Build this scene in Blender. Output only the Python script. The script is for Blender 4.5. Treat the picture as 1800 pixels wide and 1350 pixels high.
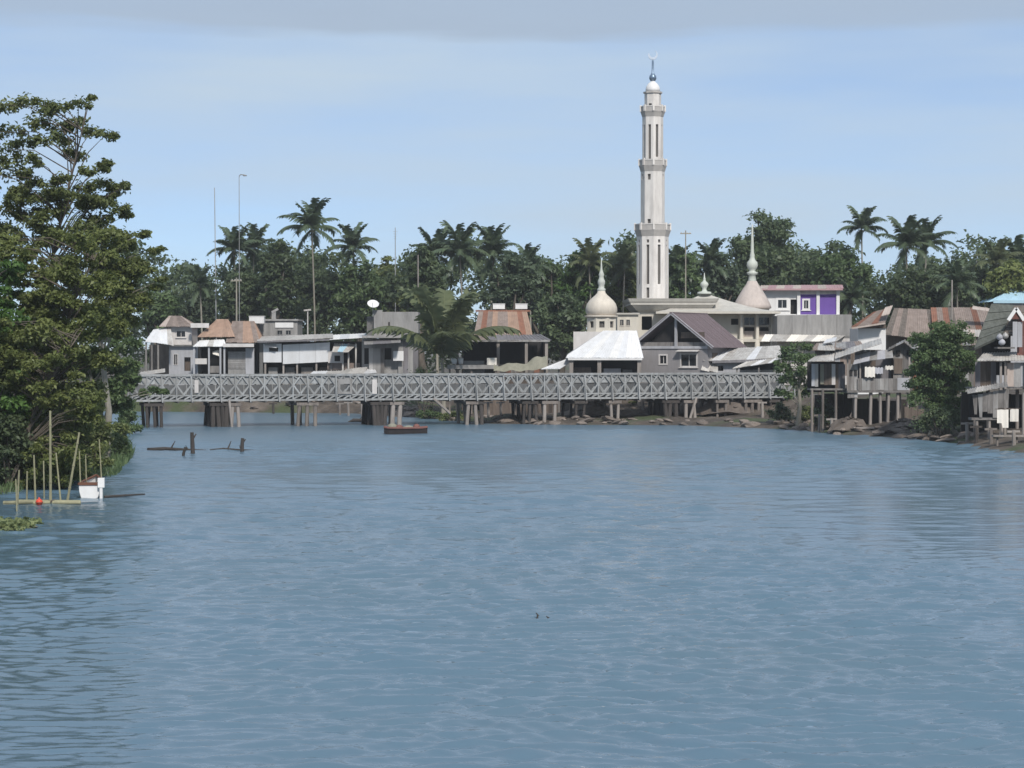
import bpy, math, random
import numpy as np
from mathutils import Vector, Matrix

random.seed(7)
scene = bpy.context.scene
for o in list(bpy.data.objects):
    bpy.data.objects.remove(o)
COL = scene.collection
R = math.radians

# ------------------------------------------------------------------ camera
F = 3850.0                 # focal length in photograph pixels (1800 wide)
CAMZ = 8.0
PITCH = math.atan(62 / F)
cam_data = bpy.data.cameras.new("camera")
cam_data.sensor_width = 36.0
cam_data.lens = F / 1800 * 36
cam_data.clip_start = 0.5
cam_data.clip_end = 9000
cam = bpy.data.objects.new("camera", cam_data)
COL.objects.link(cam)
cam.location = (0, 0, CAMZ)
cam.rotation_euler = (R(90) - PITCH, 0, 0)
scene.camera = cam

# ------------------------------------------------------------------ sky, sun, exposure
SUN_EL, SUN_ROT = R(43), R(163)
world = bpy.data.worlds.new("World")
scene.world = world
world.use_nodes = True
wn, wl = world.node_tree.nodes, world.node_tree.links
wn.clear()
w_out = wn.new("ShaderNodeOutputWorld")
w_bg = wn.new("ShaderNodeBackground")
w_bg.inputs["Strength"].default_value = 0.10
sky = wn.new("ShaderNodeTexSky")
sky.sky_type = 'NISHITA'
sky.sun_disc = False
sky.sun_elevation = SUN_EL
sky.sun_rotation = SUN_ROT
sky.altitude = 4500
sky.air_density = 1.0
sky.dust_density = 0.0
sky.ozone_density = 5.0
# a thin grey cloud deck overhead, laid out on a flat layer above the ground; it ends in a soft edge
# some way off and leaves a clear band above the horizon all round
tc = wn.new("ShaderNodeTexCoord")
sep = wn.new("ShaderNodeSeparateXYZ")
wl.new(tc.outputs["Generated"], sep.inputs[0])
def wmath(op, a, b=None, clamp=False):
    n = wn.new("ShaderNodeMath"); n.operation = op; n.use_clamp = clamp
    for i, v in enumerate((a, b)):
        if v is None: continue
        if isinstance(v, (int, float)): n.inputs[i].default_value = v
        else: wl.new(v, n.inputs[i])
    return n.outputs[0]
zc = wmath('MAXIMUM', sep.outputs[2], 0.02)
ux = wmath('DIVIDE', sep.outputs[0], zc)
uy = wmath('DIVIDE', sep.outputs[1], zc)
comb = wn.new("ShaderNodeCombineXYZ")
wl.new(ux, comb.inputs[0]); wl.new(uy, comb.inputs[1])
n1 = wn.new("ShaderNodeTexNoise"); n1.inputs["Scale"].default_value = 0.55
n1.inputs["Detail"].default_value = 5; n1.inputs["Roughness"].default_value = 0.55
wl.new(comb.outputs[0], n1.inputs["Vector"])
n2 = wn.new("ShaderNodeTexNoise"); n2.inputs["Scale"].default_value = 0.16
n2.inputs["Detail"].default_value = 3
wl.new(comb.outputs[0], n2.inputs["Vector"])
dist = wmath('SQRT', wmath('ADD', wmath('MULTIPLY', ux, ux), wmath('MULTIPLY', uy, uy)))
wob = wmath('ADD', wmath('MULTIPLY', wmath('SUBTRACT', n1.outputs[0], 0.5), 1.5),
            wmath('MULTIPLY', wmath('SUBTRACT', n2.outputs[0], 0.5), 2.0))
edge = wmath('MULTIPLY', wmath('SUBTRACT', wmath('ADD', 7.15, wob), dist), 3.6, True)
brk = wmath('ADD', 0.40, wmath('MULTIPLY', n1.outputs[0], 0.9), True)
deck = wmath('MULTIPLY', edge, brk)
# faint high streaks in the clear band
stre = wn.new("ShaderNodeMapping"); stre.inputs["Scale"].default_value = (2.0, 2.0, 16.0)
wl.new(tc.outputs["Generated"], stre.inputs[0])
n3 = wn.new("ShaderNodeTexNoise"); n3.inputs["Scale"].default_value = 2.2; n3.inputs["Detail"].default_value = 4
wl.new(stre.outputs[0], n3.inputs["Vector"])
veil = wmath('ADD', 0.66, wmath('MULTIPLY', wmath('SUBTRACT', n3.outputs[0], 0.5), 1.2), True)
mixv = wn.new("ShaderNodeMix"); mixv.data_type = 'RGBA'
mixv.inputs[7].default_value = (4.4, 5.42, 6.5, 1)
wl.new(veil, mixv.inputs[0]); wl.new(sky.outputs[0], mixv.inputs[6])
mixc = wn.new("ShaderNodeMix"); mixc.data_type = 'RGBA'
mixc.inputs[7].default_value = (3.4, 4.2, 5.3, 1)
wl.new(deck, mixc.inputs[0]); wl.new(mixv.outputs[2], mixc.inputs[6])
wl.new(mixc.outputs[2], w_bg.inputs["Color"])
wl.new(w_bg.outputs[0], w_out.inputs[0])

sun_data = bpy.data.lights.new("sun", 'SUN')
sun_data.energy = 3.3
sun_data.angle = R(6.0)
sun_data.color = (1.0, 0.955, 0.89)
sun = bpy.data.objects.new("sun", sun_data)
COL.objects.link(sun)
sdir = Vector((math.sin(SUN_ROT) * math.cos(SUN_EL), math.cos(SUN_ROT) * math.cos(SUN_EL), math.sin(SUN_EL)))
sun.rotation_euler = sdir.to_track_quat('Z', 'Y').to_euler()
sun.location = (60, -60, 90)

scene.view_settings.view_transform = 'Standard'
scene.view_settings.look = 'None'
scene.view_settings.gamma = 1.0
scene.view_settings.exposure = 0.27
scene.view_settings.use_curve_mapping = False
scene.cycles.max_bounces = 6
scene.cycles.transparent_max_bounces = 8

# ------------------------------------------------------------------ mapping and helpers
def wx(px, D): return (px - 900) / F * D
def wz(py, D): return CAMZ + D * math.tan(math.atan((675 - py) / F) - PITCH)
def wp(px, py, D): return Vector((wx(px, D), D, wz(py, D)))
def m(px, D): return px * D / F

def prop(o, label=None, cat=None, group=None, kind=None):
    if label: o["label"] = label
    if cat: o["category"] = cat
    if group: o["group"] = group
    if kind: o["kind"] = kind
    return o

def root(name, label, cat, loc, rz=0.0, group=None):
    o = bpy.data.objects.new(name, None)
    o.empty_display_size = 0.3
    COL.objects.link(o)
    o.location = loc
    o.rotation_euler = (0, 0, rz)
    return prop(o, label, cat, group)

def link(name, mesh, parent=None, loc=(0, 0, 0), rot=(0, 0, 0), scale=(1, 1, 1)):
    o = bpy.data.objects.new(name, mesh)
    COL.objects.link(o)
    o.parent = parent
    o.location = loc; o.rotation_euler = rot; o.scale = scale
    return o

def np_mesh(name, v, q, mat, tint=None, smooth=False):
    """mesh from numpy verts (n,3) and quads (m,4)"""
    me = bpy.data.meshes.new(name)
    v = np.asarray(v, np.float32); q = np.asarray(q, np.int32)
    me.vertices.add(len(v)); me.vertices.foreach_set("co", v.ravel())
    me.loops.add(q.size); me.loops.foreach_set("vertex_index", q.ravel())
    me.polygons.add(len(q))
    me.polygons.foreach_set("loop_start", np.arange(0, q.size, 4, dtype=np.int32))
    if smooth:
        me.polygons.foreach_set("use_smooth", np.ones(len(q), bool))
    if tint is not None:
        a = me.attributes.new("tint", 'FLOAT', 'POINT')
        a.data.foreach_set("value", np.asarray(tint, np.float32))
    me.update(calc_edges=True)
    me.validate()
    if mat: me.materials.append(mat)
    return me

class MB:
    def __init__(s): s.v = []; s.f = []
    def add(s, vs, fs):
        b = len(s.v)
        s.v += [tuple(p) for p in vs]
        s.f += [tuple(i + b for i in f) for f in fs]
        return s
    def box(s, x0, x1, y0, y1, z0, z1):
        return s.add([(x0,y0,z0),(x1,y0,z0),(x1,y1,z0),(x0,y1,z0),(x0,y0,z1),(x1,y0,z1),(x1,y1,z1),(x0,y1,z1)],
                     [(0,3,2,1),(4,5,6,7),(0,1,5,4),(1,2,6,5),(2,3,7,6),(3,0,4,7)])
    def bar(s, p, q, w, d=None):
        d = d or w
        p = Vector(p); q = Vector(q); a = (q - p).normalized()
        up = Vector((0, 1, 0)) if abs(a.y) < 0.9 else Vector((0, 0, 1))
        u = a.cross(up).normalized(); n = u.cross(a).normalized()
        vs = [c + u * (w / 2 * i) + n * (d / 2 * j) for c in (p, q) for i, j in ((-1,-1),(1,-1),(1,1),(-1,1))]
        return s.add(vs, [(0,1,2,3),(7,6,5,4),(0,4,5,1),(1,5,6,2),(2,6,7,3),(3,7,4,0)])
    def slab(s, p0, p1, p2, p3, t):
        p0, p1, p2, p3 = map(Vector, (p0, p1, p2, p3))
        n = (p2 - p0).cross(p3 - p1).normalized() * t
        vs = [p0 - n, p1 - n, p2 - n, p3 - n, p0, p1, p2, p3]
        return s.add(vs, [(0,3,2,1),(4,5,6,7),(0,1,5,4),(1,2,6,5),(2,3,7,6),(3,0,4,7)])
    def tube(s, pts, rad, n=7):
        pts = [Vector(p) for p in pts]
        if isinstance(rad, (int, float)): rad = [rad] * len(pts)
        b = len(s.v); k = len(pts)
        for i, p in enumerate(pts):
            a = (pts[min(i + 1, k - 1)] - pts[max(i - 1, 0)]).normalized()
            up = Vector((0, 1, 0)) if abs(a.y) < 0.9 else Vector((1, 0, 0))
            u = a.cross(up).normalized(); w = u.cross(a)
            for j in range(n):
                t = 2 * math.pi * j / n
                s.v.append(tuple(p + (u * math.cos(t) + w * math.sin(t)) * rad[i]))
        for i in range(k - 1):
            for j in range(n):
                s.f.append((b + i*n + j, b + i*n + (j+1) % n, b + (i+1)*n + (j+1) % n, b + (i+1)*n + j))
        s.f.append(tuple(b + j for j in range(n))[::-1])
        s.f.append(tuple(b + (k-1)*n + j for j in range(n)))
        return s
    def lathe(s, prof, n=24, c=(0, 0, 0), phase=0.0):
        b = len(s.v)
        for r, z in prof:
            for j in range(n):
                t = 2 * math.pi * j / n + phase
                s.v.append((c[0] + r * math.cos(t), c[1] + r * math.sin(t), c[2] + z))
        k = len(prof)
        for i in range(k - 1):
            for j in range(n):
                s.f.append((b + i*n + j, b + i*n + (j+1) % n, b + (i+1)*n + (j+1) % n, b + (i+1)*n + j))
        s.f.append(tuple(b + j for j in range(n))[::-1])
        s.f.append(tuple(b + (k-1)*n + j for j in range(n)))
        return s
    def mesh(s, name, mat, smooth=False):
        me = bpy.data.meshes.new(name)
        me.from_pydata(s.v, [], s.f); me.update()
        if mat: me.materials.append(mat)
        if smooth:
            for p in me.polygons: p.use_smooth = True
        return me
    def build(s, name, mat, parent=None, smooth=False, loc=(0, 0, 0), rot=(0, 0, 0)):
        return link(name, s.mesh(name, mat, smooth), parent, loc, rot)

# ------------------------------------------------------------------ materials
M = {}
def base_mat(name):
    mt = bpy.data.materials.new(name); mt.use_nodes = True
    nt = mt.node_tree
    return mt, nt.nodes, nt.links, nt.nodes["Principled BSDF"]

def weathered(key, col, dark=None, rough=0.75, scale=0.9, amount=0.5, objvar=0.12, metal=0.0, streak=True, bump=0.25, spec=0.3):
    """base colour with blotches, vertical run-off streaks and a small shift from piece to piece"""
    mt, N, L, P = base_mat(key)
    dark = dark or tuple(c * 0.55 for c in col)
    geo = N.new("ShaderNodeNewGeometry")
    mp = N.new("ShaderNodeMapping")
    mp.inputs["Scale"].default_value = (scale * 2.2, scale * 2.2, scale * 0.45) if streak else (scale,) * 3
    L.new(geo.outputs["Position"], mp.inputs[0])
    nz = N.new("ShaderNodeTexNoise"); nz.inputs["Scale"].default_value = 1.0
    nz.inputs["Detail"].default_value = 6; nz.inputs["Roughness"].default_value = 0.62
    L.new(mp.outputs[0], nz.inputs["Vector"])
    rp = N.new("ShaderNodeValToRGB")
    rp.color_ramp.elements[0].position = 0.36; rp.color_ramp.elements[1].position = 0.68
    rp.color_ramp.elements[0].color = (0, 0, 0, 1); rp.color_ramp.elements[1].color = (amount,) * 3 + (1,)
    L.new(nz.outputs[0], rp.inputs[0])
    mx = N.new("ShaderNodeMix"); mx.data_type = 'RGBA'
    mx.inputs[6].default_value = (*col, 1); mx.inputs[7].default_value = (*dark, 1)
    L.new(rp.outputs[0], mx.inputs[0])
    oi = N.new("ShaderNodeObjectInfo")
    mr = N.new("ShaderNodeMapRange"); mr.inputs["To Min"].default_value = 1 - objvar; mr.inputs["To Max"].default_value = 1 + objvar * 0.7
    L.new(oi.outputs["Random"], mr.inputs[0])
    hsv = N.new("ShaderNodeHueSaturation")
    L.new(mx.outputs[2], hsv.inputs["Color"]); L.new(mr.outputs[0], hsv.inputs["Value"])
    L.new(hsv.outputs[0], P.inputs["Base Color"])
    P.inputs["Roughness"].default_value = rough
    P.inputs["Metallic"].default_value = metal
    P.inputs["Specular IOR Level"].default_value = spec
    if bump:
        nb = N.new("ShaderNodeTexNoise"); nb.inputs["Scale"].default_value = 5; nb.inputs["Detail"].default_value = 5
        L.new(geo.outputs["Position"], nb.inputs["Vector"])
        bp = N.new("ShaderNodeBump"); bp.inputs["Strength"].default_value = bump; bp.inputs["Distance"].default_value = 0.05
        L.new(nb.outputs[0], bp.inputs["Height"]); L.new(bp.outputs[0], P.inputs["Normal"])
    M[key] = mt
    return mt

weathered('minaret', (0.70, 0.665, 0.63), (0.44, 0.41, 0.385), 0.8, 0.7, 0.7, 0.03)
weathered('balcony', (0.43, 0.405, 0.38), (0.30, 0.28, 0.27), 0.85, 0.8, 0.5, 0.03)
weathered('slit', (0.13, 0.12, 0.11), (0.08, 0.075, 0.07), 0.85, 0.8, 0.5, 0.05)
weathered('dome', (0.60, 0.54, 0.46), (0.40, 0.36, 0.31), 0.7, 0.7, 0.7, 0.04)
weathered('dome_pink', (0.52, 0.45, 0.41), (0.36, 0.31, 0.28), 0.75, 0.9, 0.7, 0.04)
weathered('finial', (0.50, 0.52, 0.47), (0.35, 0.36, 0.32), 0.6, 1.0, 0.4, 0.04)
weathered('mosque_roof', (0.50, 0.475, 0.43), (0.35, 0.33, 0.30), 0.8, 0.6, 0.6, 0.05)
weathered('mosque_wall', (0.58, 0.54, 0.47), (0.40, 0.37, 0.32), 0.8, 0.7, 0.5, 0.05)
weathered('blue_steel', (0.20, 0.27, 0.36), (0.12, 0.16, 0.22), 0.35, 1.0, 0.4, 0.03, 0.6)
weathered('silver', (0.70, 0.74, 0.80), None, 0.3, 1.0, 0.2, 0.03, 0.5)
weathered('steel', (0.33, 0.34, 0.345), (0.17, 0.165, 0.155), 0.6, 0.9, 0.75, 0.16, 0.1)
weathered('steel_dark', (0.09, 0.09, 0.09), (0.05, 0.045, 0.04), 0.7, 0.8, 0.5, 0.10)
weathered('lattice_shade', (0.115, 0.12, 0.125), (0.07, 0.07, 0.07), 0.7, 0.8, 0.5, 0.25)  # dark colour that makes the bridge's lattice holes look shaded
weathered('deck_wood', (0.16, 0.14, 0.12), (0.08, 0.07, 0.06), 0.85, 0.8, 0.5, 0.15)
weathered('pile', (0.23, 0.20, 0.18), (0.09, 0.075, 0.065), 0.9, 0.9, 0.8, 0.25)
weathered('pile_pale', (0.33, 0.295, 0.27), (0.15, 0.13, 0.115), 0.9, 0.9, 0.7, 0.15)
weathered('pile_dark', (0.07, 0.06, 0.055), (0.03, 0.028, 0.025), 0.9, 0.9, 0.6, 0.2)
weathered('concrete', (0.30, 0.29, 0.28), (0.16, 0.155, 0.15), 0.85, 0.7, 0.7, 0.08)
weathered('concrete_dark', (0.15, 0.145, 0.14), (0.07, 0.07, 0.065), 0.85, 0.7, 0.7, 0.08)
weathered('block', (0.27, 0.255, 0.26), (0.19, 0.18, 0.18), 0.85, 0.9, 0.5, 0.05)
weathered('plaster', (0.60, 0.57, 0.55), (0.38, 0.35, 0.33), 0.8, 0.7, 0.55, 0.06)
weathered('plaster_grey', (0.40, 0.40, 0.42), (0.24, 0.24, 0.25), 0.8, 0.8, 0.6, 0.06)
weathered('white', (0.72, 0.71, 0.70), (0.52, 0.51, 0.50), 0.6, 0.6, 0.45, 0.06)
weathered('white_metal', (0.68, 0.68, 0.69), (0.50, 0.49, 0.48), 0.45, 0.6, 0.5, 0.07, 0.1)
weathered('zinc', (0.37, 0.36, 0.35), (0.17, 0.15, 0.135), 0.5, 0.8, 0.75, 0.22, 0.2)
weathered('zinc_pale', (0.54, 0.52, 0.49), (0.29, 0.255, 0.23), 0.5, 0.8, 0.7, 0.15, 0.15)
weathered('zinc_dark', (0.19, 0.18, 0.19), (0.11, 0.10, 0.10), 0.6, 0.8, 0.7, 0.15, 0.1)
weathered('rust', (0.24, 0.115, 0.075), (0.12, 0.06, 0.045), 0.8, 0.8, 0.6, 0.30)
weathered('rust_orange', (0.37, 0.25, 0.185), (0.22, 0.15, 0.115), 0.8, 0.7, 0.6, 0.10)
weathered('rust_grey', (0.26, 0.21, 0.185), (0.15, 0.115, 0.095), 0.8, 0.7, 0.7, 0.15)
weathered('pale_sheet', (0.50, 0.43, 0.385), (0.30, 0.22, 0.18), 0.6, 0.7, 0.6, 0.12)
weathered('thatch', (0.17, 0.145, 0.125), (0.08, 0.068, 0.06), 0.95, 1.4, 0.8, 0.15, bump=0.8)
weathered('thatch_green', (0.125, 0.13, 0.115), (0.06, 0.065, 0.055), 0.95, 1.4, 0.8, 0.15, bump=0.8)
weathered('mauve_roof', (0.195, 0.155, 0.165), (0.14, 0.11, 0.115), 0.65, 0.8, 0.5, 0.07)
weathered('pink_roof', (0.42, 0.27, 0.28), (0.28, 0.17, 0.18), 0.65, 0.8, 0.5, 0.07)
weathered('purple', (0.145, 0.075, 0.33), (0.10, 0.05, 0.25), 0.6, 0.6, 0.5, 0.05)
weathered('sky_blue', (0.42, 0.60, 0.70), (0.32, 0.48, 0.58), 0.45, 0.6, 0.4, 0.06, 0.1)
weathered('wood_grey', (0.215, 0.20, 0.19), (0.085, 0.077, 0.07), 0.9, 1.2, 0.75, 0.25)
weathered('wood_brown', (0.145, 0.115, 0.095), (0.06, 0.046, 0.037), 0.9, 1.2, 0.7, 0.25)
weathered('wood_and_shade_dark', (0.055, 0.046, 0.04), (0.028, 0.024, 0.02), 0.9, 1.2, 0.7, 0.35)  # dark hut wood; also painted deep shadow under the bridge and houses
weathered('wood_red', (0.17, 0.075, 0.06), (0.09, 0.04, 0.035), 0.9, 1.2, 0.6, 0.15)
weathered('bamboo', (0.29, 0.275, 0.17), (0.15, 0.14, 0.09), 0.7, 1.5, 0.6, 0.2)
weathered('cloth_grey', (0.42, 0.42, 0.45), (0.26, 0.26, 0.29), 0.95, 1.2, 0.5, 0.2)
weathered('cloth_white', (0.74, 0.70, 0.64), (0.55, 0.51, 0.46), 0.95, 1.2, 0.4, 0.1)
weathered('tarp', (0.25, 0.24, 0.19), (0.15, 0.145, 0.11), 0.8, 1.2, 0.6, 0.1)
weathered('red', (0.62, 0.07, 0.035), (0.4, 0.05, 0.03), 0.45, 1.2, 0.3, 0.02)
weathered('hull_brown', (0.15, 0.065, 0.04), (0.08, 0.035, 0.025), 0.7, 1.2, 0.5, 0.05)
weathered('hull_red', (0.20, 0.09, 0.075), (0.10, 0.045, 0.04), 0.7, 1.2, 0.5, 0.1)
weathered('hull_dark', (0.035, 0.028, 0.028), (0.02, 0.017, 0.016), 0.6, 1.2, 0.5, 0.05)
weathered('bark', (0.13, 0.11, 0.09), (0.06, 0.05, 0.04), 0.95, 2.0, 0.7, 0.15)
weathered('bark_pale', (0.30, 0.28, 0.235), (0.17, 0.155, 0.13), 0.95, 2.0, 0.7, 0.15)
weathered('stone', (0.21, 0.175, 0.15), (0.10, 0.08, 0.07), 0.9, 1.2, 0.7, 0.35, streak=False, bump=0.8)
weathered('room_shade', (0.030, 0.028, 0.028), (0.018, 0.017, 0.017), 0.95, 1.0, 0.5, 0.1)  # near-black colour stands in for the shade inside rooms and porches

def glass(key, col):
    mt, N, L, P = base_mat(key)
    P.inputs["Base Color"].default_value = (*col, 1); P.inputs["Roughness"].default_value = 0.12
    P.inputs["IOR"].default_value = 1.5
    M[key] = mt
glass('pane', (0.012, 0.013, 0.016))

def leaf_mat(key, c0, c1, trans=0.42, rough=0.5, patch=0.35):
    mt, N, L, P = base_mat(key)
    at = N.new("ShaderNodeAttribute"); at.attribute_name = "tint"
    geo = N.new("ShaderNodeNewGeometry")
    nz = N.new("ShaderNodeTexNoise"); nz.inputs["Scale"].default_value = patch; nz.inputs["Detail"].default_value = 2
    L.new(geo.outputs["Position"], nz.inputs["Vector"])
    ad = N.new("ShaderNodeMath"); ad.operation = 'MULTIPLY_ADD'; ad.inputs[1].default_value = 0.9; ad.inputs[2].default_value = -0.2
    L.new(nz.outputs[0], ad.inputs[0])
    a2 = N.new("ShaderNodeMath"); a2.operation = 'MULTIPLY_ADD'; a2.inputs[1].default_value = 0.55
    L.new(at.outputs["Fac"], a2.inputs[0]); L.new(ad.outputs[0], a2.inputs[2])
    mx = N.new("ShaderNodeMix"); mx.data_type = 'RGBA'; mx.clamp_factor = True
    mx.inputs[6].default_value = (*c0, 1); mx.inputs[7].default_value = (*c1, 1)
    L.new(a2.outputs[0], mx.inputs[0])
    oi = N.new("ShaderNodeObjectInfo")
    mr = N.new("ShaderNodeMapRange"); mr.inputs["To Min"].default_value = 0.82; mr.inputs["To Max"].default_value = 1.15
    L.new(oi.outputs["Random"], mr.inputs[0])
    hsv = N.new("ShaderNodeHueSaturation"); L.new(mx.outputs[2], hsv.inputs["Color"]); L.new(mr.outputs[0], hsv.inputs["Value"])
    L.new(hsv.outputs[0], P.inputs["Base Color"])
    P.inputs["Roughness"].default_value = rough; P.inputs["Specular IOR Level"].default_value = 0.35
    tr = N.new("ShaderNodeBsdfTranslucent"); L.new(hsv.outputs[0], tr.inputs["Color"])
    ms = N.new("ShaderNodeMixShader"); ms.inputs[0].default_value = trans
    L.new(P.outputs[0], ms.inputs[1]); L.new(tr.outputs[0], ms.inputs[2])
    L.new(ms.outputs[0], N["Material Output"].inputs[0])
    M[key] = mt
leaf_mat('leaf_dark', (0.050, 0.080, 0.046), (0.150, 0.195, 0.092))
leaf_mat('leaf_blue', (0.054, 0.086, 0.056), (0.158, 0.205, 0.118))
leaf_mat('leaf_mid', (0.058, 0.100, 0.044), (0.165, 0.230, 0.095))
leaf_mat('leaf_olive', (0.082, 0.114, 0.042), (0.225, 0.255, 0.092))
leaf_mat('leaf_yellow', (0.098, 0.136, 0.042), (0.265, 0.295, 0.098))
leaf_mat('leaf_bright', (0.045, 0.10, 0.022), (0.12, 0.21, 0.055))
leaf_mat('leaf_pale', (0.14, 0.18, 0.07), (0.30, 0.34, 0.16))
leaf_mat('palm_leaf', (0.050, 0.082, 0.052), (0.145, 0.185, 0.098), 0.3, 0.4)
leaf_mat('palm_olive', (0.10, 0.128, 0.062), (0.225, 0.245, 0.125), 0.45, 0.4)

def ground_mat():
    mt, N, L, P = base_mat('earth')
    geo = N.new("ShaderNodeNewGeometry")
    nz = N.new("ShaderNodeTexNoise"); nz.inputs["Scale"].default_value = 0.35; nz.inputs["Detail"].default_value = 8; nz.inputs["Roughness"].default_value = 0.65
    L.new(geo.outputs["Position"], nz.inputs["Vector"])
    rp = N.new("ShaderNodeValToRGB")
    e = rp.color_ramp.elements
    e[0].position = 0.32; e[0].color = (0.030, 0.024, 0.019, 1)
    e[1].position = 0.72; e[1].color = (0.145, 0.118, 0.094, 1)
    x = e.new(0.5); x.color = (0.070, 0.055, 0.043, 1)
    L.new(nz.outputs[0], rp.inputs[0])
    n2_ = N.new("ShaderNodeTexNoise"); n2_.inputs["Scale"].default_value = 0.12; n2_.inputs["Detail"].default_value = 4
    L.new(geo.outputs["Position"], n2_.inputs["Vector"])
    r2 = N.new("ShaderNodeValToRGB"); r2.color_ramp.elements[0].position = 0.52; r2.color_ramp.elements[1].position = 0.62
    L.new(n2_.outputs[0], r2.inputs[0])
    mx = N.new("ShaderNodeMix"); mx.data_type = 'RGBA'; mx.inputs[7].default_value = (0.05, 0.065, 0.025, 1)
    L.new(r2.outputs[0], mx.inputs[0]); L.new(rp.outputs[0], mx.inputs[6])
    L.new(mx.outputs[2], P.inputs["Base Color"]); P.inputs["Roughness"].default_value = 0.95
    bp = N.new("ShaderNodeBump"); bp.inputs["Strength"].default_value = 1.0; bp.inputs["Distance"].default_value = 0.25
    n3_ = N.new("ShaderNodeTexNoise"); n3_.inputs["Scale"].default_value = 1.6; n3_.inputs["Detail"].default_value = 8
    L.new(geo.outputs["Position"], n3_.inputs["Vector"]); L.new(n3_.outputs[0], bp.inputs["Height"])
    L.new(bp.outputs[0], P.inputs["Normal"])
    M['earth'] = mt
ground_mat()

def water_mat():
    mt, N, L, P = base_mat('water')
    geo = N.new("ShaderNodeNewGeometry")
    nz = N.new("ShaderNodeTexNoise"); nz.inputs["Scale"].default_value = 0.05; nz.inputs["Detail"].default_value = 3
    L.new(geo.outputs["Position"], nz.inputs["Vector"])
    rp = N.new("ShaderNodeValToRGB")
    rp.color_ramp.elements[0].position = 0.35; rp.color_ramp.elements[0].color = (0.088, 0.150, 0.205, 1)
    rp.color_ramp.elements[1].position = 0.7; rp.color_ramp.elements[1].color = (0.092, 0.146, 0.188, 1)
    L.new(nz.outputs[0], rp.inputs[0]); L.new(rp.outputs[0], P.inputs["Base Color"])
    # wavelets too small to model far off act as a rougher surface
    sy = N.new("ShaderNodeSeparateXYZ"); L.new(geo.outputs["Position"], sy.inputs[0])
    ro = N.new("ShaderNodeMapRange"); ro.inputs["From Min"].default_value = 60; ro.inputs["From Max"].default_value = 190
    ro.inputs["To Min"].default_value = 0.045; ro.inputs["To Max"].default_value = 0.30
    L.new(sy.outputs[1], ro.inputs[0]); L.new(ro.outputs[0], P.inputs["Roughness"])
    P.inputs["IOR"].default_value = 1.42
    mp = N.new("ShaderNodeMapping"); mp.inputs["Scale"].default_value = (1.5, 4.2, 1.0)
    L.new(geo.outputs["Position"], mp.inputs[0])
    nb = N.new("ShaderNodeTexNoise"); nb.inputs["Scale"].default_value = 1.0; nb.inputs["Detail"].default_value = 4; nb.inputs["Roughness"].default_value = 0.6
    L.new(mp.outputs[0], nb.inputs["Vector"])
    bp = N.new("ShaderNodeBump"); bp.inputs["Strength"].default_value = 0.6; bp.inputs["Distance"].default_value = 0.028
    L.new(nb.outputs[0], bp.inputs["Height"]); L.new(bp.outputs[0], P.inputs["Normal"])
    M['water'] = mt
water_mat()

# ------------------------------------------------------------------ terrain and river
RIVER = [(70,-400),(50,0),(44,100),(38.8,165),(37.4,179),(35.8,196),(30.8,203),(27.6,217),(17.8,229),(6,230),(-2.5,234),
         (-9,250),(-19.6,271),(-43,278),(-90,288),(-260,300),(-260,250),(-70,246),(-45.5,238),(-41,222),(-35,195),(-29,165),(-25.5,138),
         (-27,130),(-28.5,120),(-31,100),(-33,60),(-34,0),(-45,-400)]
def river_sdf(x, y):
    """distance to the river's edge, negative inside"""
    x = np.asarray(x, float); y = np.asarray(y, float)
    d = np.full(x.shape, 1e9); ins = np.zeros(x.shape, bool)
    n = len(RIVER)
    for i in range(n):
        ax, ay = RIVER[i]; bx, by = RIVER[(i + 1) % n]
        ex, ey = bx - ax, by - ay
        t = np.clip(((x - ax) * ex + (y - ay) * ey) / (ex * ex + ey * ey), 0, 1)
        d = np.minimum(d, np.hypot(x - ax - t * ex, y - ay - t * ey))
        c = ((ay > y) != (by > y)) & (x < (bx - ax) * (y - ay) / ((by - ay) if by != ay else 1e-9) + ax)
        ins ^= c
    return np.where(ins, -d, d)
def hnoise(x, y):
    return (np.sin(x * .61 + y * .23) * np.sin(y * .47 - x * .19) + 0.6 * np.sin(x * 1.3 - y * .9 + 1.7) * np.sin(y * 1.1 + x * .4)
            + 0.4 * np.sin(x * 2.7 + y * 1.9) * np.sin(y * 2.3 - x * 1.1 + .5))
def ground_z(x, y):
    x = np.asarray(x, float); y = np.asarray(y, float)
    d = river_sdf(x, y)
    zb = np.interp(d, [-30, -6, 0, 2, 12, 17, 40], [-4, -2.2, 0, .35, .75, 2.6, 3.3])
    zr = np.interp(d, [-30, -6, 0, 2, 8, 14, 40], [-4, -2.2, 0, .5, 1.5, 2.8, 3.3])
    zl = np.interp(d, [-30, -6, 0, 3, 10, 40], [-4, -2.2, 0, .7, 1.5, 2.6])
    w = np.clip((y - 206) / 10, 0, 1)
    z = zr * (1 - w) + zb * w
    left = (x < 0) & (y < 240)
    z = np.where(left, zl, z)
    zf = np.interp(d, [-30, -6, 0, 1.5, 5, 12, 40], [-4, -2.2, 0, 1.1, 2.2, 2.8, 3.3])
    w2 = np.clip((-8 - x) / 8, 0, 1) * np.clip((y - 240) / 8, 0, 1)
    z = z * (1 - w2) + zf * w2
    amp = np.clip(d / 3, 0, 1) * 0.16
    return z + hnoise(x, y) * amp
def gz(x, y): return float(ground_z(np.array([x]), np.array([y]))[0])

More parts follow.
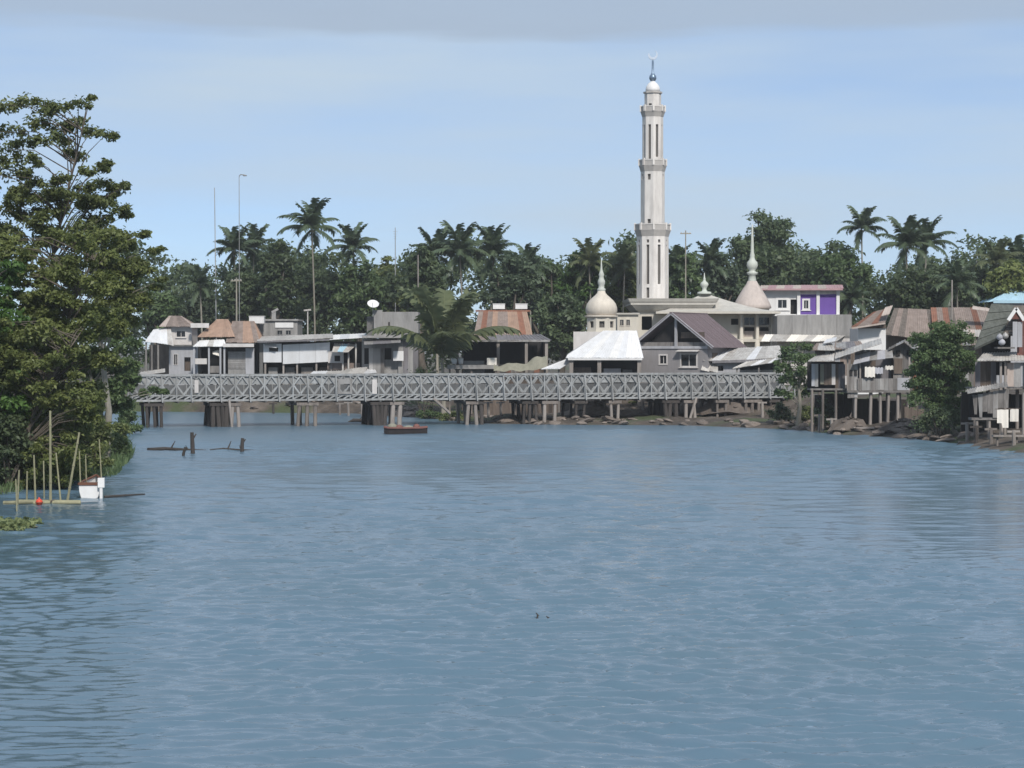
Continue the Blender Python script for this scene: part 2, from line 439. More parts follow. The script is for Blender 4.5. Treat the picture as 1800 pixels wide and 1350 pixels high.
def axis(*segs):
    out = []
    for a, b, s in segs: out += list(np.arange(a, b, s))
    return np.array(out + [segs[-1][1]])
gx = axis((-3000, -400, 400), (-400, -120, 20), (-120, -60, 3), (-60, 60, 0.8), (60, 120, 3), (120, 400, 20), (400, 3000, 400))
gy = axis((-600, 60, 30), (60, 90, 2), (90, 300, 0.8), (300, 420, 5), (420, 900, 40), (900, 6000, 600))
GX, GY = np.meshgrid(gx, gy)
GZ = ground_z(GX, GY)
nx, ny = len(gx), len(gy)
idx = np.arange(nx * ny).reshape(ny, nx)
quads = np.stack([idx[:-1, :-1], idx[:-1, 1:], idx[1:, 1:], idx[1:, :-1]], -1).reshape(-1, 4)
ground = link("ground", np_mesh("ground", np.stack([GX, GY, GZ], -1).reshape(-1, 3), quads, M['earth'], smooth=True))
prop(ground, "brown earth river bank and village ground", kind="structure")

# water: a grid that is fine close by and coarser far off, shaped by wind wavelets in drifting patches
def water():
    ys = [-300, -100, 0, 20]
    y = 30.0
    while y < 300:
        ys.append(y); y += max(0.085, min(0.5, 0.00002 * y * y + 0.0006 * y)) if y < 215 else 1.5
    ys += [320]
    ys = np.array(ys)
    u = np.linspace(-1, 1, 561)
    half = np.where(ys < 20, 90, 12 + 0.30 * np.clip(ys, 20, 400))
    X = u[None, :] * half[:, None]
    Y = np.repeat(ys[:, None], len(u), 1)
    rng = np.random.default_rng(3)
    dy = np.gradient(ys)
    dyr = np.maximum(dy, half * 2 / 560)[:, None]
    Z = np.zeros_like(X)
    patch = np.zeros_like(X)
    for _ in range(9):
        a = rng.uniform(0, 6.28); k = rng.uniform(0.05, 0.22)
        patch += np.sin(X * math.cos(a) * k + Y * math.sin(a) * k * 0.7 + rng.uniform(0, 6.28))
    patch += 3.2 * np.exp(-((X - 9) / 9) ** 2 - ((Y - 50) / 11) ** 2) + 2.2 * np.exp(-((X - 16) / 12) ** 2 - ((Y - 108) / 9) ** 2)   # two gusts
    patch = 1 / (1 + np.exp(-patch * 0.75))
    side = np.clip(0.95 + (X + 6) / 60, 0.8, 1.2)          # calmer in the lee of the wooded bank
    amp = (0.16 + 1.2 * patch) * side
    warpx = 0.5 * np.sin(X * .31 + Y * .17) + 0.4 * np.sin(X * .13 - Y * .41 + 1)
    warpy = 0.5 * np.sin(X * .27 - Y * .19 + 2) + 0.4 * np.sin(X * .51 + Y * .23)
    far = np.clip((Y - 70) / 60, 0.0, 1.0)
    for i in range(96):
        grp = 0 if i < 44 else (1 if i < 70 else 2)
        lam = (0.30 * 2.6 ** rng.random(), 0.62 * 2.4 ** rng.random(), 1.5 * 2.6 ** rng.random())[grp]
        ang = math.pi / 2 + rng.normal(0, (0.32, 0.30, 0.28)[grp])
        k = 2 * math.pi / lam
        ph = k * ((X + warpx * .6) * math.cos(ang) + (Y + warpy * .6) * math.sin(ang)) + rng.uniform(0, 6.28)
        fade = np.clip((lam / dyr - 2.5) / 2.0, 0, 1)
        s = 2 * ((np.sin(ph) + 1) / 2) ** 1.15 - 0.97
        e1 = np.sin(X * rng.uniform(-2.2, 2.2) + Y * rng.uniform(-1.2, 1.2) + rng.uniform(0, 6.28)) + np.sin(X * rng.uniform(-.5, .5) + Y * rng.uniform(-.3, .3) + rng.uniform(0, 6.28))
        env = np.clip(e1, 0, 2) * 0.8
        Z += fade * amp * env * lam * (0.0115, 0.0135, 0.0125 * far)[grp] * s
    X[:3] = u[None, :] * 90
    n, k = X.shape
    ii = np.arange(n * k).reshape(n, k)
    q = np.stack([ii[:-1, :-1], ii[:-1, 1:], ii[1:, 1:], ii[1:, :-1]], -1).reshape(-1, 4)
    me = np_mesh("river_water", np.stack([X, Y, Z], -1).reshape(-1, 3), q, M['water'], smooth=True)
    o = link("river_water", me)
    prop(o, "wide blue grey river ruffled by small wind waves", kind="structure")
water()

# ------------------------------------------------------------------ vegetation builders
def leaf_cloud(centers, radii, per, size, seed, flat=0.6, shell=0.0, aspect=0.5):
    """leaf-sized folded kites spread through clumps; returns verts, quads, tint"""
    rng = np.random.default_rng(seed)
    C = np.repeat(np.asarray(centers, float), per, 0)
    Rr = np.repeat(np.asarray(radii, float), per, 0)
    n = len(C)
    d = rng.normal(size=(n, 3)); d /= np.linalg.norm(d, axis=1)[:, None]
    r = np.minimum(np.abs(rng.normal(0.62, 0.30, n)), 1.55)
    P = C + d * r[:, None] * Rr
    nrm = d * 0.55 + rng.normal(size=(n, 3)) * 0.55 + np.array([0, 0, flat])
    nrm /= np.linalg.norm(nrm, axis=1)[:, None]
    a = rng.normal(size=(n, 3)); a -= (a * nrm).sum(1)[:, None] * nrm
    a /= np.linalg.norm(a, axis=1)[:, None]
    b = np.cross(nrm, a)
    L = size * rng.uniform(0.6, 1.35, n)[:, None]
    W = L * aspect
    droop = nrm * L * 0.18
    v = np.stack([P - a * L * .5 - droop, P + b * W * .5, P + a * L * .5 - droop, P - b * W * .5], 1).reshape(-1, 3)
    q = np.arange(n * 4).reshape(-1, 4)
    cl = np.repeat(rng.random(len(centers)), per)
    t = np.repeat(np.clip(0.55 * rng.random(n) + 0.45 * cl, 0, 1), 4)
    return v, q, t

def limb_mesh(mb, base, targets, r0, rng, n=6):
    base = Vector(base)
    top = sum((Vector(t) for t in targets), Vector()) / len(targets)
    fork = base.lerp(top, 0.55); fork.x += rng.uniform(-.3, .3) * r0 * 3
    mid = base.lerp(fork, 0.5) + Vector((rng.uniform(-1, 1) * r0, rng.uniform(-1, 1) * r0, 0))
    mb.tube([base - Vector((0, 0, .3)), base + Vector((0, 0, .5)), mid, fork], [r0 * 1.35, r0, r0 * .85, r0 * .66], n + 2)
    for t in targets:
        t = Vector(t)
        s = base.lerp(fork, rng.uniform(0.72, 1.0))
        c = s.lerp(t, 0.5) + Vector((rng.uniform(-.5, .5), rng.uniform(-.5, .5), rng.uniform(0, .6))) * r0 * 2
        mb.tube([s, c, t], [r0 * .48, r0 * .3, r0 * .1], n - 1)

def broadleaf(name, label, px, D, top_py, bot_py, half_px, mat, n_clump=46, per=110, leaf=0.5, seed=0, bark='bark', group=None,
              clump=0.30, depth=1.0, cat="tree", r0=None, shift=0.0, boxy=0.0):
    """tree with a crown between two heights; the trunk stands on the ground below it"""
    rng = np.random.default_rng(seed); pr = random.Random(seed)
    x = wx(px, D); zt = wz(top_py, D); zb = wz(bot_py, D); rx = m(half_px, D); rz = (zt - zb) / 2
    bx = x + shift
    base = Vector((bx, D, gz(bx, D)))
    t = root(name, label, cat, base, 0, group)
    cen = np.array([x - bx, 0, (zt + zb) / 2 - base.z]); rad = np.array([rx, rx * depth, rz])
    cs, rs = [], []
    while len(cs) < n_clump:
        d = rng.normal(size=3); d /= np.linalg.norm(d)
        if boxy: d = np.sign(d) * np.abs(d) ** (1 - boxy)
        r = rng.random() ** 0.42
        cr = clump * rng.uniform(0.65, 1.3)
        p = cen + d * r * rad * (1 - cr * 0.85)
        cs.append(p)
        rr = cr * min(rx, rz * 1.3)
        rs.append((rr * 1.15, rr * 1.15, rr * 0.75))
    v, q, tt = leaf_cloud(cs, rs, per, leaf, seed + 1)
    mb = MB()
    tg = sorted(cs, key=lambda c: -np.linalg.norm((c - cen) / rad))[:12]
    limb_mesh(mb, (0, 0, 0), tg, r0 or max(0.12, 0.035 * (zt - base.z)), pr)
    mb.build("trunk", M[bark], t)
    link("crown", np_mesh("crown", v, q, M[mat], tt), t)
    return t

FRONDS = {}
def frond_mesh(kind, mat):
    key = (kind, mat)
    if key in FRONDS: return FRONDS[key]
    rng = random.Random(hash(kind) % 1000 if not isinstance(kind, int) else kind)
    rng = random.Random(kind * 17 + 3)
    # rachis in the xz plane, length 1, starts going up at an angle and arches over
    a0 = [R(79), R(48), R(22), R(-8), R(-38)][kind]
    bend = [R(44), R(66), R(72), R(62), R(40)][kind]
    pts, p, k = [], Vector((0, 0, 0)), 12
    tang = []
    for i in range(k + 1):
        s = i / k
        a = a0 - bend * s ** 1.4
        pts.append(p.copy()); tang.append(Vector((math.cos(a), 0, math.sin(a))))
        p = p + tang[-1] / k
    v, q, t = [], [], []
    def quad(a, b, c, d, ti):
        n = len(v); v.extend([tuple(a), tuple(b), tuple(c), tuple(d)]); q.append((n, n+1, n+2, n+3)); t.extend([ti]*4)
    for i in range(k):                                  # rachis: a slim strip with two faces
        w = 0.010 * (1 - i / k) + 0.003
        y = Vector((0, w, 0)); z = Vector((0, 0, w))
        quad(pts[i] - y, pts[i] + y, pts[i+1] + y, pts[i+1] - y, 0.9)
        quad(pts[i] - z, pts[i] + z, pts[i+1] + z, pts[i+1] - z, 0.9)
    nl = 30
    for i in range(nl):
        s = 0.10 + 0.90 * i / (nl - 1)
        f = s * k; j = min(int(f), k - 1); c = pts[j].lerp(pts[j + 1], f - j); T = tang[j]
        ln = 0.235 * math.sin(min(1, s * 1.15 + 0.12) * math.pi * 0.86) ** 0.7 + 0.04
        for sd in (-1, 1):
            dr = T * rng.uniform(0.6, 1.0) + Vector((0, sd * 1.0, rng.uniform(-0.7, -0.1)))
            dr.normalize(); l = ln * rng.uniform(0.85, 1.12)
            w = T * 0.027
            e = c + dr * l; e.z -= l * 0.18
            md = c + dr * l * 0.55
            quad(c - w * .7, c + w * .7, md + w, md - w, rng.random() * 0.7)
            quad(md - w, md + w, e + w * .15, e - w * .15, rng.random() * 0.7)
    FRONDS[key] = np_mesh("frond", v, q, M[mat], t)
    return FRONDS[key]

def palm(name, label, px, py, D, length=4.6, n=20, mat='palm_leaf', seed=0, lean=0.0, group=None, kinds=None, trunk_r=0.17):
    """coconut palm: crown centre at a height, trunk down to the ground, every frond its own part"""
    rng = random.Random(seed)
    c = wp(px, py, D)
    bx = c.x + lean
    base = Vector((bx, D, gz(bx, D)))
    t = root(name, label, "palm tree", base, 0, group)
    H = c.z - base.z
    mb = MB(); pts, rad = [], []
    k = 14
    for i in range(k + 1):
        s = i / k
        pts.append(Vector(((c.x - bx) * s ** 1.7, 0.25 * math.sin(s * 3), H * s)))
        rad.append(trunk_r * (1.5 - 0.75 * min(1, s * 3) if s < .33 else 0.78 - 0.16 * s) * (1 + 0.05 * (i % 2)))
    pts[0].z -= 0.3
    mb.tube(pts, rad, 8)
    mb.build("trunk", M['bark_pale'], t)
    kinds = kinds or [0, 0, 0, 1, 1, 1, 2, 2, 2, 3, 4]
    for i in range(n):
        kd = kinds[int(i / n * len(kinds))]
        me = frond_mesh(kd, mat)
        s = length * rng.uniform(0.86, 1.12)
        link("frond", me, t, (c.x - bx, 0, H), (rng.uniform(-.25, .25), 0, i * 2.39996 + rng.uniform(-.25, .25)), (s, s, s))
    nut = MB()
    for j in range(6):
        a = j * 1.05
        nut.lathe([(0.02, -.16), (.11, -.08), (.14, .02), (.08, .13), (.02, .16)], 7, (c.x - bx + .28 * math.cos(a), .28 * math.sin(a), H - .35 - .1 * (j % 2)))
    nut.build("coconut_bunch", M['bamboo'], t)
    return t

def shrub(name, label, px, py_base, D, half_px, top_py, mat, seed, n=14, per=80, leaf=0.3, group=None, cat="shrub", depth=0.8):
    rng = np.random.default_rng(seed)
    x = wx(px, D); b = Vector((x, D, gz(x, D)))
    t = root(name, label, cat, b, 0, group)
    h = wz(top_py, D) - b.z; rx = m(half_px, D)
    cs, rs = [], []
    for i in range(n):
        a = rng.uniform(0, 6.28); r = rng.random() ** .5
        z = rng.random() ** 0.8
        w = math.sqrt(max(0.08, 1 - (z * 0.95) ** 2))
        cs.append((math.cos(a) * r * rx * w * .85, math.sin(a) * r * rx * depth * w * .85, 0.12 * h + z * h * .76))
        k = rng.uniform(.28, .5) * min(rx, h)
        rs.append((k, k, k * .75))
    v, q, tt = leaf_cloud(cs, rs, per, leaf, seed)
    mb = MB()
    for c in cs[:6]: mb.tube([(0, 0, -.2), (c[0] * .5, c[1] * .5, c[2] * .5), c], [.09, .06, .02], 5)
    mb.build("stem", M['bark'], t)
    link("foliage", np_mesh("foliage", v, q, M[mat], tt), t)
    return t

# ------------------------------------------------------------------ building helpers
def sheets(parent, A, B, C, D_, n, mats, name="roof_sheet", t=0.05, seed=0, jitter=0.03, rib=True, skip=()):
    """a roof plane A-B (eave) C-D (ridge, C above B) laid as overlapping sheets, each its own part"""
    rng = random.Random(seed)
    A, B, C, D_ = map(Vector, (A, B, C, D_))
    nrm = (C - A).cross(D_ - B)
    if nrm.z < 0: nrm = -nrm
    nrm.normalize()
    if not isinstance(mats, (list, tuple)): mats = [mats]
    for i in range(n):
        if i in skip: continue
        a0 = i / n - 0.004; a1 = (i + 1) / n + 0.004
        j = rng.uniform(-jitter, jitter)
        e0 = A.lerp(B, a0); e1 = A.lerp(B, a1); r0 = D_.lerp(C, a0); r1 = D_.lerp(C, a1)
        dn0 = (e0 - r0).normalized() if (e0 - r0).length > .01 else Vector()
        e0 = e0 + dn0 * rng.uniform(-.02, jitter * 5); e1 = e1 + dn0 * rng.uniform(-.02, jitter * 5)
        off = nrm * (0.012 * (i % 2) + 0.03)
        e0, e1, r0, r1 = e0 + off, e1 + off + nrm * j * .3, r0 + off, r1 + off
        mb = MB().slab(e0, e1, r1, r0, t)
        if rib:
            for f in (0.04, 0.37, 0.70):
                p = e0.lerp(e1, f) + nrm * .02; q = r0.lerp(r1, f) + nrm * .02
                if (p - q).length > 0.2: mb.bar(p, q, .06)
        mb.build(name, M[rng.choice(mats)], parent)

def wall(parent, x0, x1, z0, z1, y, t, mat, openings=(), name="wall"):
    """wall in the xz plane with real openings"""
    xs = sorted({x0, x1, *[a for o in openings for a in o[:2]]})
    zs = sorted({z0, z1, *[a for o in openings for a in o[2:4]]})
    mb = MB()
    for i in range(len(xs) - 1):
        # merge vertical runs so neighbouring blocks only touch side by side
        run = None
        for k in range(len(zs) - 1):
            cx, cz = (xs[i] + xs[i+1]) / 2, (zs[k] + zs[k+1]) / 2
            hole = any(o[0] < cx < o[1] and o[2] < cz < o[3] for o in openings)
            if not hole:
                run = (run[0], zs[k+1]) if run else (zs[k], zs[k+1])
            if (hole or k == len(zs) - 2) and run:
                mb.box(xs[i], xs[i+1], y, y + t, run[0], run[1]); run = None
    return mb.build(name, M[mat] if isinstance(mat, str) else mat, parent)

def window(parent, x0, x1, z0, z1, y, fmat, fw=0.12, pane=True, name="window", sill=True):
    mb = MB()
    mb.box(x0 - fw, x0, y - .06, y + .1, z0 - fw, z1 + fw).box(x1, x1 + fw, y - .06, y + .1, z0 - fw, z1 + fw)
    mb.box(x0, x1, y - .06, y + .1, z1, z1 + fw).box(x0, x1, y - .06, y + .1, z0 - fw, z0)
    w = mb.build(name, M[fmat], parent)
    if pane:
        MB().box(x0, x1, y + .13, y + .15, z0, z1).build("pane", M['pane'], w)
        MB().box((x0 + x1) / 2 - .03, (x0 + x1) / 2 + .03, y + .07, y + .125, z0, z1).build("mullion", M[fmat], w)
    if sill:
        MB().box(x0 - fw * 1.6, x1 + fw * 1.6, y - .16, y - .062, z0 - fw - .08, z0 - fw + .02).build("sill", M[fmat], w)
    return w

def shell(parent, x0, x1, z0, z1, depth, mat, openings=(), t=0.18, y=0.0, back=True):
    """front wall with openings, two side walls and a back wall"""
    wall(parent, x0, x1, z0, z1, y, t, mat, openings)
    MB().box(x0, x0 + t, y + t, y + depth - t, z0, z1 - .004).build("wall", M[mat], parent)
    MB().box(x1 - t, x1, y + t, y + depth - t, z0, z1 - .004).build("wall", M[mat], parent)
    if back: MB().box(x0, x1, y + depth - t, y + depth, z0, z1).build("wall", M[mat], parent)
    MB().box(x0 + t, x1 - t, y + t, y + depth - t, z0, z0 + .1).build("floor", M['concrete_dark'], parent)

def posts(parent, xs, y, z0, z1, w, mat, name="post"):
    for x in xs: MB().box(x - w/2, x + w/2, y - w/2, y + w/2, z0, z1).build(name, M[mat], parent)

def boards(parent, x0, x1, z0, z1, y, n, mats, seed=0, name="wall_board", t=0.04, ragged=0.06):
    rng = random.Random(seed)
    for i in range(n):
        a = x0 + (x1 - x0) * i / n; b = x0 + (x1 - x0) * (i + 1) / n
        o = rng.uniform(0, .03)
        MB().box(a + .008, b - .008, y - o, y - o + t, z0 + rng.uniform(-ragged, ragged), z1 + rng.uniform(-ragged, ragged) * .4).build(name, M[rng.choice(mats)], parent)

class Fr:
    """a building's local frame: front plane at depth D, pixels of the photograph to local metres"""
    def __init__(s, D, cx, zbase=None):
        s.D = D; s.x0 = wx(cx, D)
        s.zb = gz(s.x0, D + 1.5) if zbase is None else zbase
        s.loc = (s.x0, D, s.zb)
    def x(s, px, dy=0): return (px - 900) / F * (s.D + dy) - s.x0
    def z(s, py, dy=0): return wz(py, s.D + dy) - s.zb
    def p(s, px, py, dy=0): return Vector((s.x(px, dy), dy, s.z(py, dy)))

# ------------------------------------------------------------------ the panel bridge
BL = Vector((wx(232, 222), 222, 0)); BR = Vector((wx(1396, 240), 240, 0))
BLEN = (BR - BL).length
BANG = math.atan2(BR.y - BL.y, BR.x - BL.x)
ZB, ZT = 2.62, 5.36
def bridge_depth(px):
    # depth of the near truss where the pixel column px meets it
    dx, dy = (BR - BL).x, (BR - BL).y
    k = (px - 900) / F
    t = (k * BL.y - BL.x) / (dx - k * dy)
    return BL.y + dy * t, t * BLEN
def bridge():
    b = root("truss_bridge", "long low grey steel truss bridge crossing the river below the minaret", "bridge", (BL.x, BL.y, 0), BANG)
    NP = 24
    pl = BLEN / NP
    H = ZT - ZB
    mz = 0.60                                   # height of the intermediate rail
    st = M['steel']
    top = MB().box(0, pl - .03, -.10, .10, H - .17, H).mesh("top_chord", st)
    bot = MB().box(0, pl - .03, -.11, .11, 0, .20).mesh("bottom_chord", st)
    mid = MB().box(.06, pl - .09, -.05, .05, mz - .07, mz + .07).mesh("middle_rail", st)
    up = MB().box(-.065, .065, -.075, .075, .20, H - .17).mesh("upright", st)
    hb = pl / 2
    br_ = MB()                                   # one bay's diamond bracing over the middle rail
    cx_, zc_, z0, z1 = hb / 2, (mz + H) / 2 - .05, mz + .07, H - .17
    for (p, q) in (((0.05, zc_), (cx_, z1)), ((cx_, z1), (hb - .05, zc_)), ((hb - .05, zc_), (cx_, z0)), ((cx_, z0), (0.05, zc_))):
        br_.bar((p[0], 0, p[1]), (q[0], 0, q[1]), .15, .09)
    br_.bar((0.05, 0, z1), (cx_ - .1, 0, zc_ + .62), .10, .07)
    brm = br_.mesh("diamond_brace", st)
    low = MB()
    for k in range(2):
        a = hb * k / 2
        low.bar((a + .04, 0, .20), (a + hb / 2 - .04, 0, mz - .07), .12, .07)
    lowm = low.mesh("lower_brace", st)
    plate = MB().box(.03, pl - .06, -.012, .012, H - .98, H - .20).mesh("cover_plate", M['steel'])
    rng = random.Random(4)
    for side, y in (("near", 0.0), ("near2", 0.46), ("far", 4.6), ("far2", 5.06)):
        for i in range(NP):
            e = link("truss_panel", MB().box(-.085, .085, -.09, .09, .205, H - .175).mesh("truss_panel", st), b, (i * pl, y, ZB))
            link("top_chord", top, e); link("bottom_chord", bot, e)
            if side in ("near", "near2"):
                link("middle_rail", mid, e); link("upright", up, e, (hb, 0, 0))
                for k in (0, 1):
                    link("diamond_brace", brm, e, (k * hb, 0, 0)); link("lower_brace", lowm, e, (k * hb, 0, 0))
            else:
                link("diamond_brace", brm, e, (0, 0, 0)); link("diamond_brace", brm, e, (hb, 0, 0))
            if side == "near" and i not in (13, 14):
                link("cover_plate", plate, e, (0, .13, rng.uniform(-.02, .02)))
    # end posts, transoms, deck, kerbs
    for y in (0.0, 4.6):
        MB().box(BLEN - .09, BLEN + .09, y - .09, y + .09, ZB + .205, ZT - .175).build("end_post", st, b)
    for i in range(NP * 2 + 1):
        x = i * pl / 2 + .16
        MB().box(x - .09, x + .09, -.35, 5.45, ZB - .16, ZB - .01).build("transom", M['steel_dark'], b)
    for i in range(NP):
        MB().box(i * pl + .02, (i + 1) * pl - .02, .75, 4.3, ZB + .24, ZB + .36).build("deck_panel", M['deck_wood'], b)
    for y in (.85, 1.7, 2.5, 3.3, 4.2):
        MB().box(0, BLEN, y - .08, y + .08, ZB + .0, ZB + .23).build("stringer", M['steel_dark'], b)
    for y in (.80, 4.25):
        for i in range(NP // 2):
            MB().box(i * 2 * pl + .03, (i + 1) * 2 * pl - .03, y - .05, y + .05, ZB + .362, ZB + .58).build("kerb", M['steel'], b)
    for i in range(NP):                                            # dark sheets added beside the roadway as shade behind the lattice holes
        MB().box(i * pl + .04, (i + 1) * pl - .04, 4.46, 4.49, ZB + .62, ZB + 1.6).build("lattice_shade_sheet", M['lattice_shade'], b)
    for i in range(0, NP + 1):                                     # raker braces outside the near truss
        x = min(i * pl + .02, BLEN - .1)
        MB().bar((x, -.55, ZB - .1), (x, -.11, ZT - .5), .09).build("raker", st, b)
    # approach ramp plates beyond both ends
    MB().slab((-16, .5, 2.3), (-.2, .5, ZB + .30), (-.2, 4.5, ZB + .30), (-16, 4.5, 2.3), .3).build("approach_slab", M['concrete_dark'], b)
    MB().slab((BLEN + .2, .5, ZB + .30), (BLEN + 20, .5, 2.9), (BLEN + 20, 4.5, 2.9), (BLEN + .2, 4.5, ZB + .30), .3).build("approach_slab", M['concrete_dark'], b)
    # white boards wired to the near truss
    for px, w, z0, z1 in ((345, .4, 3.5, 4.8), (658, .5, 3.3, 4.8)):
        _, u = bridge_depth(px)
        MB().box(u - w / 2, u + w / 2, -.17, -.13, z0, z1).build("white_board", M['plaster'], b)
    _, u = bridge_depth(606)
    MB().box(u - .75, u - .5, -.17, -.13, 3.3, 4.9).box(u + .5, u + .75, -.17, -.13, 3.3, 4.9).box(u - .5, u + .5, -.17, -.13, 4.35, 4.9).box(u - .5, u + .5, -.17, -.13, 3.3, 3.55).build("patch_frame", M['zinc'], b)
    # piers: (px, piles across the view, spacing px, pile radius, material, depth rows, cap height)
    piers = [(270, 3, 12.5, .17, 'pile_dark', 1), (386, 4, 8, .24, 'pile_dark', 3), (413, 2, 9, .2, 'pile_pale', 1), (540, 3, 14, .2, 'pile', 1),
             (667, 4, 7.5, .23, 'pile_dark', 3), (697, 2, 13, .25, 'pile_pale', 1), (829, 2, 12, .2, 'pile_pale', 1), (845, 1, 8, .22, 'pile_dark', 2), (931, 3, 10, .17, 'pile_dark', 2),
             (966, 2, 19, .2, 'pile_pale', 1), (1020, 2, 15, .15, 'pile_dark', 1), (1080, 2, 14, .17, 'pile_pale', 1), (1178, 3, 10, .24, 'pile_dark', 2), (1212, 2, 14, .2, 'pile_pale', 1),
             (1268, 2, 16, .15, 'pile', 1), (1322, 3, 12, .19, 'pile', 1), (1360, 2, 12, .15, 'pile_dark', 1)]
    for k, (px, n, sp, r, mat, rows) in enumerate(piers):
        Dp, u = bridge_depth(px)
        w = m(sp, Dp)
        half = w * (n - 1) / 2 + r + .12
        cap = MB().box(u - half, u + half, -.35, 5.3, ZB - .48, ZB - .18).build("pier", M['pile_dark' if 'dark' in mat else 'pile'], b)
        for j in range(n):
            for rr in range(rows + 1):
                y = -.1 + rr * 5.0 / max(1, rows)
                xx = u + (j - (n - 1) / 2) * w
                ln = rng.uniform(-.3, .3)
                mb = MB().tube([(xx + ln, y, -2.0), (xx + ln * .5, y, .6), (xx, y, ZB - .48)], [r * 1.05, r, r * .95], 8)
                mb.build("pile", M[mat], cap)
    # slanting bracing timbers on two piers
    for px, px2 in ((402, 408), (760, 790), (1222, 1205)):
        _, u1 = bridge_depth(px); _, u2 = bridge_depth(px2)
        MB().tube([(u1, -.45, ZB + (.1 if px != 760 else .15)), (u2, -.4, -.8 if px != 760 else 1.2)], .14, 6).build("brace_timber", M['pile_pale'], b)
bridge()

# ------------------------------------------------------------------ the minaret
def octo_shaft(parent, r_in, z0, z1, slots, mat, thick=0.22, name="facet"):
    """eight wall facets with real slots round a recessed core; r_in is the distance to a face"""
    fw = 2 * r_in * math.tan(math.pi / 8)
    for k in range(8):
        a = -math.pi / 2 + math.pi / 8 + k * math.pi / 4          # outward direction of the face; an edge looks at the viewer
        ops = [(-s[2] / 2, s[2] / 2, s[0], s[1]) for s in slots if len(s) == 3 or k in s[3]]
        o = wall(parent, -fw / 2, fw / 2, z0, z1, -r_in, thick, mat, ops, name=name)
        o.rotation_euler = (0, 0, a + math.pi / 2)
    rc = (r_in - thick - .02) / math.cos(math.pi / 8)
    MB().lathe([(rc, z0 + .02), (rc, z1 - .02)], 8, phase=0).build("core", M['slit'], parent)
def minaret():
    D = 296.0
    base_z = gz(wx(1147, D), D)
    t = root("minaret", "tall cream octagonal minaret with three balconies and a crescent on top", "minaret", (wx(1147, D), D, base_z))
    Z = lambda py: wz(py, D) - base_z
    r = lambda w: m(w, D) / 2
    octo_shaft(t, r(52), 0, Z(414), [(Z(500), Z(431), .40), (Z(524), Z(506), .42, (7,)), (Z(427.5), Z(422), .34)], M['minaret'])
    def balcony(y0, y1, w_out, w_in, rail=True):
        a, b_ = Z(y1), Z(y0); ph = 0; c = math.cos(math.pi / 8)
        ro, ri = r(w_out) / c, r(w_in) / c
        h = b_ - a
        o = MB().lathe([(ri - .1, a), (ri + .02, a), (ri + (ro - ri) * .55, a + h * .30), (ro * .985, a + h * .48), (ro * .985, a + h * .55), (ri * .9, a + h * .55)], 8, phase=ph).build("balcony", M['balcony'], t)
        MB().lathe([(ro * .965, a + h * .55), (ro * .965, b_ - .16), (ro * .90, b_ - .16), (ro * .90, a + h * .55)], 8, phase=ph).build("parapet", M['balcony'], o)
        MB().lathe([(ro * .99, b_ - .158), (ro * 1.0, b_), (ro * .87, b_), (ro * .88, b_ - .158)], 8, phase=ph).build("coping", M['minaret'], o)
        for k in range(8):
            tt = k * math.pi / 4
            MB().box(-.13, .13, -.13, .13, a + h * .5, b_ + .12).build("corner_post", M['minaret'], o, loc=(ro * .95 * math.cos(tt), ro * .95 * math.sin(tt), 0), rot=(0, 0, tt))
    balcony(394, 416, 60, 52)
    octo_shaft(t, r(39), Z(414.5), Z(300), [(Z(317), Z(307), .42, (7, 1, 2, 3, 4, 5)), (Z(396), Z(386), .45, (7, 3)), (Z(317), Z(307), .42, (6,))], M['minaret'])
    balcony(281, 302, 46, 39)
    octo_shaft(t, r(34), Z(300.5), Z(204), [(Z(277), Z(220), .36, (0, 1, 2, 3, 4, 5, 6)), (Z(290), Z(220), .36, (7,))], M['minaret'])
    balcony(187, 206, 41, 34)
    octo_shaft(t, r(27), Z(204.5), Z(165), [(Z(197), Z(183), .42, (7, 2, 4))], M['minaret'])
    c = math.cos(math.pi / 8)
    MB().lathe([(r(27) / c, Z(165.2)), (r(31) / c, Z(164.4)), (r(31) / c, Z(161.6)), (r(25) / c, Z(161))], 8).build("cornice", M['balcony'], t)
    MB().lathe([(r(25), Z(161)), (r(25.5), Z(157)), (r(23), Z(152)), (r(16), Z(147)), (r(9), Z(144)), (r(6), Z(142.5))], 20).build("cupola", M['white'], t, True)
    MB().lathe([(r(4), Z(143)), (r(9), Z(142)), (r(13), Z(138)), (r(12), Z(134)), (r(7), Z(130.5)), (r(4.2), Z(128)), (r(3.4), Z(108)), (r(2.2), Z(103))], 16).build("finial", M['blue_steel'], t, True)
    # crescent, open upwards
    n = 22; vs = []; ro_, ri_ = r(17), r(12.6); cz = Z(96.5); off = r(4.0)
    for i in range(n + 1):
        a = R(-205) + R(250) * i / n + R(10)
        po = (ro_ * math.cos(a), ro_ * math.sin(a)); pi_ = (ri_ * math.cos(a) * .98, ri_ * math.sin(a) + off)
        if i in (0, n): pi_ = po
        for y in (-.12, .12):
            vs += [(po[0], y, cz + po[1]), (pi_[0], y, cz + pi_[1])]
    fs = []
    for i in range(n):
        a = i * 4; b = a + 4
        fs += [(a, b, b + 1, a + 1), (a + 2, a + 3, b + 3, b + 2), (a, a + 2, b + 2, b), (a + 1, b + 1, b + 3, a + 3)]
    MB().add(vs, fs).build("crescent", M['silver'], t)
minaret()

